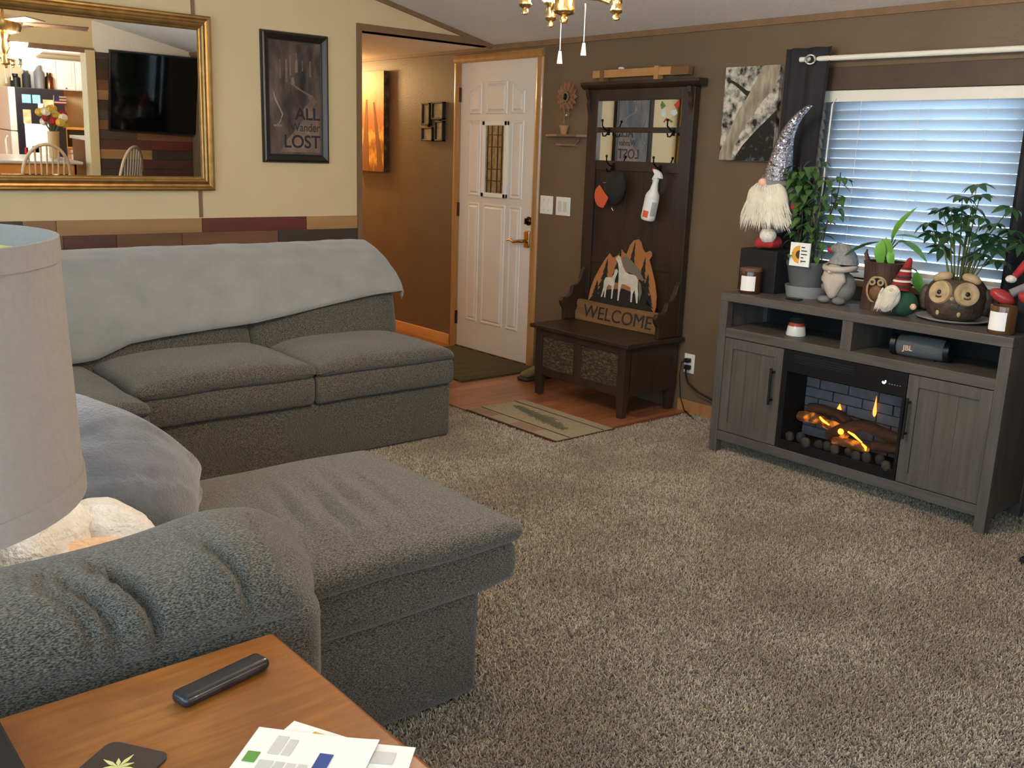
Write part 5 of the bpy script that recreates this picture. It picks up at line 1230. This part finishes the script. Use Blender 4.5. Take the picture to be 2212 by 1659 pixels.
# seated gnome on the right corner
g4 = thing('seated_gnome', 'seated gnome with a red hat and shiny red boots at the console end', 'gnome', (3.83,-.30,T))
qx, qy = 3.85, -.25
MB().box(3.765,3.845,-.34,-.10,T,.985).build('perch', 'matte_black', g4, bevel=.004)
MB().ell((qx,qy,1.10),(.075,.06,.10),20,14).build('body', 'felt_grey', g4, True)
mat('boot_red', (176,60,60), .3, c2=(150,44,46), vs=20)
MB().ell((qx-.005,qy-.05,1.085),(.055,.03,.085),20,14).build('beard', 'beard', g4, True)
hp = [(qx-.005,qy,1.16,.07),(qx+.0,qy,1.22,.05),(qx+.01,qy,1.28,.03),(qx+.02,qy,1.33,.012)]
MB().tube([h[:3] for h in hp],[h[3] for h in hp],16).build('hat', 'felt_red', g4, True)
MB().tube([(qx-.05,qy-.02,1.13),(qx-.085,qy-.045,1.08),(qx-.115,qy-.06,1.03)],[.018,.018,.014],10).build('arm', 'felt_red', g4, True)
MB().ell((qx-.125,qy-.065,1.018),(.022,.018,.016),12,8).build('mitten', 'pom', g4, True)
MB().tube([(qx-.03,qy-.05,1.01),(qx-.07,qy-.09,.985),(qx-.10,qy-.11,.965)],[.02,.018,.018],10).build('leg', 'felt_grey', g4, True)
MB().ell((qx-.125,qy-.12,.950),(.052,.030,.026),18,12,Matrix.Rotation(.5,3,'Y')@Matrix.Rotation(.35,3,'Z')).build('boot', 'boot_red', g4, True)
MB().ell((qx-.02,qy-.13,.955),(.045,.028,.025),18,12,Matrix.Rotation(.4,3,'Y')).build('boot', 'boot_red', g4, True)
# black chair leg edge at the far right of the carpet
sk = thing('tower_speaker', 'black floor standing speaker right of the fireplace console', 'speaker', (4.13,-.60,0))
MB().box(4.055,4.23,-.675,-.45,0,.03).build('plinth', 'matte_black', sk, bevel=.004); MB().box(4.075,4.215,-.66,-.47,.03,.72).build('cabinet', 'matte_black', sk, bevel=.004)
for z_ in (.25,.5): MB().lathe([(.055,0),(.06,.004),(.05,.008),(.01,.001),(0,.004)],24,(4.145,-.66,z_),Matrix.Rotation(pi/2,3,'X')).build('driver', 'black_plastic', sk, True)
WF, WH, WD, WK = 175, 36, 40, 70
# ---------------------------------------------------------------- ceiling fan light in the room
WARM = (1,.78,.54)
mat('frost', (255,244,226), .5, emit=(255,229,198), es=WF)
def fan(cx, cy, zb, label, name, watts, blades=True, n=4, rad=.21, frost='frost', a0=.62):
    t = thing(name, label, 'ceiling light', (cx,cy,zb))
    zc = cz(cy)
    MB().lathe([(.0,.0),(.010,.0),(.014,.012),(.010,.020),(.030,.026),(.034,.034),(.030,.045),(.030,.095),(.020,.10),(.045,.15),(.03,.20),(.05,.25),(.12,.27),(.13,.30),(.13,.36),(.08,.39),(.016,.40),(.016,zc-zb-.05),(.06,zc-zb-.03),(.065,zc-zb)],28,(cx,cy,zb)).build('hub', 'brass', t, True)
    for k in range(n):
        a = 2*pi*k/n+a0; d = Vector((math.cos(a),math.sin(a),0)); c = Vector((cx,cy,zb)); e = c+d*rad
        MB().tube([c+d*.025+Vector((0,0,.075)),c+d*.10+Vector((0,0,.068)),c+d*(rad-.02)+Vector((0,0,.055))],.0085,10).build('arm', 'brass', t, True)
        MB().lathe([(0,0),(.009,.002),(.011,.010),(.006,.017),(.017,.022),(.019,.028),(.015,.034),(.015,.062),(.022,.068),(.022,.074),(0,.074)],18,e+Vector((0,0,.005))).build('cup', 'brass', t, True)
        sh_ = MB().lathe([(.022,.078),(.030,.085),(.045,.12),(.052,.16),(.060,.19),(.057,.19),(.048,.16),(.041,.12),(.026,.085)],24,e,cap=False).build('glass_shade', frost, t, True)
        sh_.visible_shadow = True
        MB().ell(e+Vector((0,0,.13)),(.018,.018,.03),12,8).build('bulb', frost, t, True)
    if blades:
        for k in range(5):
            a = 2*pi*k/5+.5; d = Vector((math.cos(a),math.sin(a),0)); s_ = Vector((-d.y,d.x,0)); c = Vector((cx,cy,zb+.34))
            MB().add([c+d*.14+s_*.05+Vector((0,0,.006)),c+d*.14-s_*.05-Vector((0,0,.006)),c+d*.60-s_*.07-Vector((0,0,.01)),c+d*.60+s_*.07+Vector((0,0,.01))],[(0,1,2,3)]).build('blade', 'trim_dark', t, solid=.006)
    return t
f1 = fan(3.18,-2.31,1.815,'brass ceiling fan with a lit lamp cluster and pull chains above the carpet','ceiling_fan',WF,True,3,.155,'frost',math.radians(32))
for dx, dy, L_, z_ in ((-.005,-.005,.06,1.82),(.04,.047,.05,1.835)):
    MB().tube([(3.18+dx,-2.31+dy,1.87),(3.18+dx,-2.31+dy,z_-L_-.02)],.0022,6).build('pull_chain', 'nickel', f1)
    MB().lathe([(0,0),(.0085,.0),(.007,.012),(.004,.035),(0,.036)],12,(3.18+dx,-2.31+dy,z_-L_-.058)).build('chain_pull', 'white_plastic', f1, True)
# hall ceiling light
mat('globe', (255,240,216), .4, emit=(255,200,130), es=8)
hl = thing('hall_light', 'round frosted hall ceiling light', 'ceiling light', (-2.05,-.30,2.02))
MB().lathe([(0,-.09),(.08,-.08),(.12,-.04),(.13,0)],28,(-2.05,-.30,2.14),cap=False).build('globe', 'globe', hl, True); MB().lathe([(0,0),(.135,0),(.135,-.02),(0,-.02)],28,(-2.05,-.30,2.14)).build('mount', 'brass', hl, True)
lamp('bulb', (-2.05,-.30,2.0), WH, (1,.66,.30), .08, hl)

# ---------------------------------------------------------------- dining corner and kitchen, seen in the mirrors
mat('dine_top', (206,196,186), .25, c2=(190,180,170), vs=8); mat('dine_wood', (222,150,70), .35, c2=(200,128,54), vs=12, stretch=(1,.3,1)); mat('chair_wood', (196,178,148), .45, c2=(180,160,130), vs=14)
dt = thing('dining_table', 'counter height dining table with an orange wood apron near the kitchen', 'table', (5.75,-1.72,0))
MB().soft(5.22,6.25,-2.5,-1.16,.955,.985,.012,(6,6,1),None,3).build('table_top', 'dine_top', dt, True)
b = MB(); b.box(5.26,5.28,-2.44,-1.22,.855,.955); b.box(6.18,6.20,-2.44,-1.22,.855,.955); b.box(5.26,6.20,-2.44,-2.42,.855,.955); b.box(5.26,6.20,-1.24,-1.22,.855,.955); b.build('apron', 'dine_wood', dt)
for xx in (5.29,6.17):
    for yy in (-2.42,-1.26): MB().lathe([(.02,0),(.03,.3),(.022,.5),(.035,.8),(.035,.955)],14,(xx,yy,0)).build('leg', 'dine_wood', dt, True)
def windsor(cx, cy, ang, label):
    t = thing('windsor_chair', label, 'chair', (0,0,0), 'chairs at the dining table')
    zs = .64
    MB().lathe([(0,-.03),(.19,-.03),(.21,-.012),(.21,.0),(.18,.004),(0,-.004)],28,(0,0,zs)).build('seat', 'chair_wood', t, True)
    arch = [Vector((.215*math.cos(pi*i/20),-.16-.05*math.sin(pi*i/20),zs+.24+.29*math.sin(pi*i/20))) for i in range(21)]
    arch = [Vector((.185,-.13,zs))]+arch+[Vector((-.185,-.13,zs))]
    MB().tube(arch,.016,8).build('back_bow', 'chair_wood', t, True)
    for k in range(-3,4):
        xx = k*.048; s_ = math.sqrt(max(0,1-(xx*1.12/.215)**2)); MB().tube([(xx,-.15,zs),(xx*1.12,-.16-.05*s_,zs+.24+.285*s_)],[.008,.009],8).build('spindle', 'chair_wood', t, True)
    for sx in (-1,1):
        for sy in (-1,1): MB().tube([(sx*.12,sy*.12,zs-.02),(sx*.18,sy*.18,0)],[.015,.013],8).build('leg', 'chair_wood', t, True)
    for sx in (-1,1): MB().tube([(sx*.155,-.155,.25),(sx*.155,.155,.25)],.009,8).build('stretcher', 'chair_wood', t, True)
    t.location = (cx,cy,0); t.rotation_euler = (0,0,ang); return t
windsor(5.0,-1.62,-pi/2,'pale wood windsor chair pushed to the dining table in front of the vase')
windsor(4.95,-.93,-pi/2-.75,'pale wood windsor chair turned beside the plank wall')
vs_ = thing('flower_vase', 'tan vase of red and yellow flowers with a little flag on the dining table', 'vase', (5.85,-1.3,.985))
mat('vase_tan', (196,160,110), .4); mat('petal_red', (170,30,30), .6); mat('petal_yellow', (214,180,70), .6); mat('petal_white', (236,226,206), .6); mat('flag_blue', (60,70,150), .6); mat('greens', (70,84,44), .7)
vx, vy = 5.82, -1.27
MB().lathe([(0,0),(.05,0),(.052,.08),(.056,.24),(.06,.27),(.05,.27),(0,.2)],20,(vx,vy,.985)).build('vase_body', 'vase_tan', vs_, True)
random.seed(9)
for k in range(16):
    a = 2*pi*k/16; r_ = random.uniform(.04,.14); z_ = 1.36+random.uniform(0,.16)-r_*.3; c = Vector((vx+r_*math.cos(a),vy+r_*math.sin(a)*1.1,z_))
    MB().tube([(vx,vy,1.2),c],.006,5).build('stem', 'greens', vs_)
    MB().ell(c,(.042,.042,.034),14,8,None,lambda p,t,f_: p*(1+.25*math.sin(6*f_))).build('bloom', ('petal_red','petal_yellow','petal_white','petal_yellow')[k%4], vs_, True)
fg = MB().tube([(vx,vy,1.2),(vx,vy+.03,1.62)],.003,5).build('flag_stick', 'brass', vs_)
for k in range(6): MB().box(vx-.002,vx+.002,vy+.03,vy+.15,1.53+k*.014,1.544+k*.014).build('flag_stripe', 'petal_red' if k%2==0 else 'paper', vs_)
MB().box(vx-.003,vx+.003,vy+.03,vy+.08,1.57,1.614).build('flag_canton', 'flag_blue', vs_)
# kitchen
mat('cab_white', (226,232,232), .4); mat('fridge_black', (30,30,36), .3); mat('fridge_beige', (214,204,186), .4); mat('counter', (196,190,180), .3)
fr = thing('refrigerator', 'black sided refrigerator covered with papers and magnets in the kitchen', 'refrigerator', (8.35,-.86,0))
MB().box(8.1,8.75,-1.05,-.48,.02,1.68).build('cabinet', 'fridge_black', fr, bevel=.01)
MB().box(8.1,8.75,-1.13,-1.052,.02,1.15).build('door', 'fridge_beige', fr, bevel=.01); MB().box(8.1,8.75,-1.13,-1.052,1.16,1.68).build('door', 'fridge_beige', fr, bevel=.01)
MB().tube([(8.16,-1.16,.5),(8.16,-1.18,.55),(8.16,-1.18,1.05),(8.16,-1.16,1.1)],.014,8).build('handle', 'fridge_beige', fr, True)
mat('magnet_blue', (120,180,220), .6)
for (y0,y1,z0,z1,m_) in ((-.98,-.88,1.50,1.60,'magnet_blue'),(-.86,-.77,1.50,1.60,'magnet_blue'),(-.74,-.62,1.32,1.55,'photo_print'),(-.98,-.89,1.25,1.42,'photo_print'),(-.97,-.69,.80,1.25,'paper'),(-.88,-.77,.72,.80,'paper'),(-.68,-.60,.6,.78,'paper'),(-.80,-.73,1.42,1.50,'paper'),(-.90,-.82,.90,.98,'petal_red'),(-.99,-.95,.88,.96,'petal_red')):
    MB().box(8.092,8.099,y0,y1,z0,z1).build('paper_note', m_, fr)
cb_ = thing('kitchen_cabinets', 'white upper kitchen cabinets beside the refrigerator', 'cabinet', (8.6,-.25,1.65))
MB().box(8.45,8.79,-.70,-.005,1.68,2.05).build('cabinet_body', 'cab_white', cb_)
for y0 in (-.695,-.465,-.235):
    d_ = MB().box(8.43,8.45,y0,y0+.225,1.69,2.04).build('cabinet_door', 'cab_white', cb_, bevel=.002); MB().box(8.424,8.43,y0+.04,y0+.185,1.73,2.0).build('door_panel', 'cab_white', d_, bevel=.004)
    MB().ell((8.42,y0+.11,1.705),(.008,.012,.008),8,6).build('knob', 'iron', d_, True)
lc = thing('kitchen_counter', 'pale kitchen counter under the white cabinets', 'counter', (8.5,-.24,0))
MB().box(8.2,8.79,-.47,-.005,.9,.94).build('worktop', 'counter', lc); MB().box(8.22,8.79,-.46,-.005,0,.9).build('base_unit', 'cab_white', lc)
mw = thing('microwave', 'silver microwave on the kitchen counter', 'microwave', (8.55,-.24,.94))
MB().box(8.35,8.75,-.42,-.05,.94,1.22).build('case', 'nickel', mw, bevel=.006); MB().box(8.344,8.35,-.40,-.17,.97,1.19).build('window', 'black_plastic', mw)
for i, (yy, r_, h_, m_) in enumerate(((-.98,.06,.16,'iron'),(-.85,.05,.22,'matte_black'),(-.70,.06,.28,'pot_grey'),(-.58,.05,.20,'bronze'))):
    tag(MB().lathe([(0,0),(r_,0),(r_,h_*.7),(r_*.6,h_*.8),(r_*.6,h_),(0,h_)],16,(8.35,yy,1.682)).build('canister', m_, smooth=True), ('squat black canister','tall matte black canister','large grey canister','bronze canister')[i]+' on top of the refrigerator', 'canister')
pn = thing('kitchen_peninsula', 'dark low cabinet at the edge of the kitchen opening', 'cabinet', (5.65,-.98,0))
MB().box(5.40,5.9,-1.06,-.5,.0,1.19).build('body', 'fridge_black', pn, bevel=.004); MB().box(5.38,5.92,-1.08,-.48,1.19,1.22).build('top', 'counter', pn, bevel=.003)
kl = thing('kitchen_light', 'round glowing kitchen ceiling light', 'ceiling light', (7.3,-1.1,2.05))
mat('kglobe', (255,255,250), .4, emit=(255,250,236), es=10)
MB().lathe([(0,-.08),(.10,-.07),(.16,-.03),(.17,0)],28,(7.3,-1.1,2.118),cap=False).build('globe', 'kglobe', kl, True)
lamp('bulb', (7.3,-1.1,1.98), WK, (1,.95,.86), .1, kl)
# television leaning off the plank wall
tv = thing('television', 'large black television hung tilted on the plank wall', 'television', (5.15,-.45,1.3))
tm = Matrix.Rotation(math.radians(-9),3,'Y')@Matrix.Rotation(math.radians(4),3,'Z')
MB().obox((5.13,-.455,1.70),(.022,.44,.40),tm).build('screen_case', 'black_plastic', tv, bevel=.004)
mat('screen', (8,9,11), .06, spec=.6)
MB().obox(Vector((5.13,-.455,1.70))+tm@Vector((-.0225,0,0)),(.001,.425,.385),tm).build('screen', 'screen', tv)
MB().box(5.14,5.236,-.52,-.38,1.62,1.78).build('wall_mount', 'iron', tv)

# ---------------------------------------------------------------- carpet pile: nobody could count the tufts
mp_ = mat('pile', (150,138,124), .95, spec=.1, sheen=.2)
nt = mp_.node_tree; b = nt.nodes['Principled BSDF']; N, L = nt.nodes.new, nt.links.new
oi = N('ShaderNodeObjectInfo')
rr = N('ShaderNodeValToRGB'); e = rr.color_ramp.elements; e[0].color = lin((118,107,92)); e[1].color = lin((206,192,170)); L(oi.outputs['Random'], rr.inputs[0])
nn = N('ShaderNodeTexNoise'); nn.inputs['Scale'].default_value = 2.3; nn.inputs['Detail'].default_value = 5; L(oi.outputs['Location'], nn.inputs[0])
mr = N('ShaderNodeMapRange'); mr.inputs[1].default_value = .40; mr.inputs[2].default_value = .64; mr.inputs[4].default_value = .5; L(nn.outputs['Fac'], mr.inputs[0])
mx = N('ShaderNodeMix'); mx.data_type = 'RGBA'; mx.inputs[7].default_value = lin((126,108,90)); L(mr.outputs[0], mx.inputs[0]); L(rr.outputs[0], mx.inputs[6]); L(mx.outputs[2], b.inputs['Base Color'])
ng = bpy.data.node_groups.new('carpet_pile', 'GeometryNodeTree')
ng.interface.new_socket('Geometry', in_out='INPUT', socket_type='NodeSocketGeometry'); ng.interface.new_socket('Geometry', in_out='OUTPUT', socket_type='NodeSocketGeometry')
gi = ng.nodes.new('NodeGroupInput'); go = ng.nodes.new('NodeGroupOutput'); ds = ng.nodes.new('GeometryNodeDistributePointsOnFaces'); ds.inputs['Density'].default_value = 36000
co = ng.nodes.new('GeometryNodeMeshCone'); co.inputs['Vertices'].default_value = 4; co.inputs['Radius Top'].default_value = .0012; co.inputs['Radius Bottom'].default_value = .0026; co.inputs['Depth'].default_value = .013
try: co.inputs['Side Segments'].default_value = 1
except Exception: pass
sm_ = ng.nodes.new('GeometryNodeSetMaterial'); sm_.inputs['Material'].default_value = mp_
ip = ng.nodes.new('GeometryNodeInstanceOnPoints'); rv = ng.nodes.new('FunctionNodeRandomValue'); rv.data_type = 'FLOAT_VECTOR'
rv.inputs[0].default_value = (-.75,-.75,0); rv.inputs[1].default_value = (.75,.75,6.28)
rs = ng.nodes.new('FunctionNodeRandomValue'); rs.data_type = 'FLOAT'; rs.inputs[2].default_value = .7; rs.inputs[3].default_value = 1.25; rs.inputs['Seed'].default_value = 4
k = ng.links.new
k(gi.outputs[0], ds.inputs['Mesh']); k(ds.outputs['Points'], ip.inputs['Points']); k(co.outputs['Mesh'], sm_.inputs[0]); k(sm_.outputs[0], ip.inputs['Instance'])
k(rv.outputs[0], ip.inputs['Rotation']); k(rs.outputs[1], ip.inputs['Scale']); k(ip.outputs['Instances'], go.inputs[0])
pile = MB().add([(1.93,-4.15,.001),(4.75,-4.15,.001),(4.75,-.03,.001),(1.93,-.03,.001)],[(0,1,2,3)]).add([(1.45,-3.0,.001),(1.93,-3.0,.001),(1.93,-1.095,.001),(1.45,-1.095,.001)],[(0,1,2,3)]).add([(.15,-1.6,.001),(1.45,-1.6,.001),(1.45,-1.095,.001),(.15,-1.095,.001)],[(0,1,2,3)]).build('carpet_pile', 'pile', loc=(3.0,-2.0,0), recalc=False)
gm_ = pile.modifiers.new('pile', 'NODES'); gm_.node_group = ng
tag(pile, 'short mottled beige pile of the wall to wall carpet', 'carpet'); pile['kind'] = 'stuff'
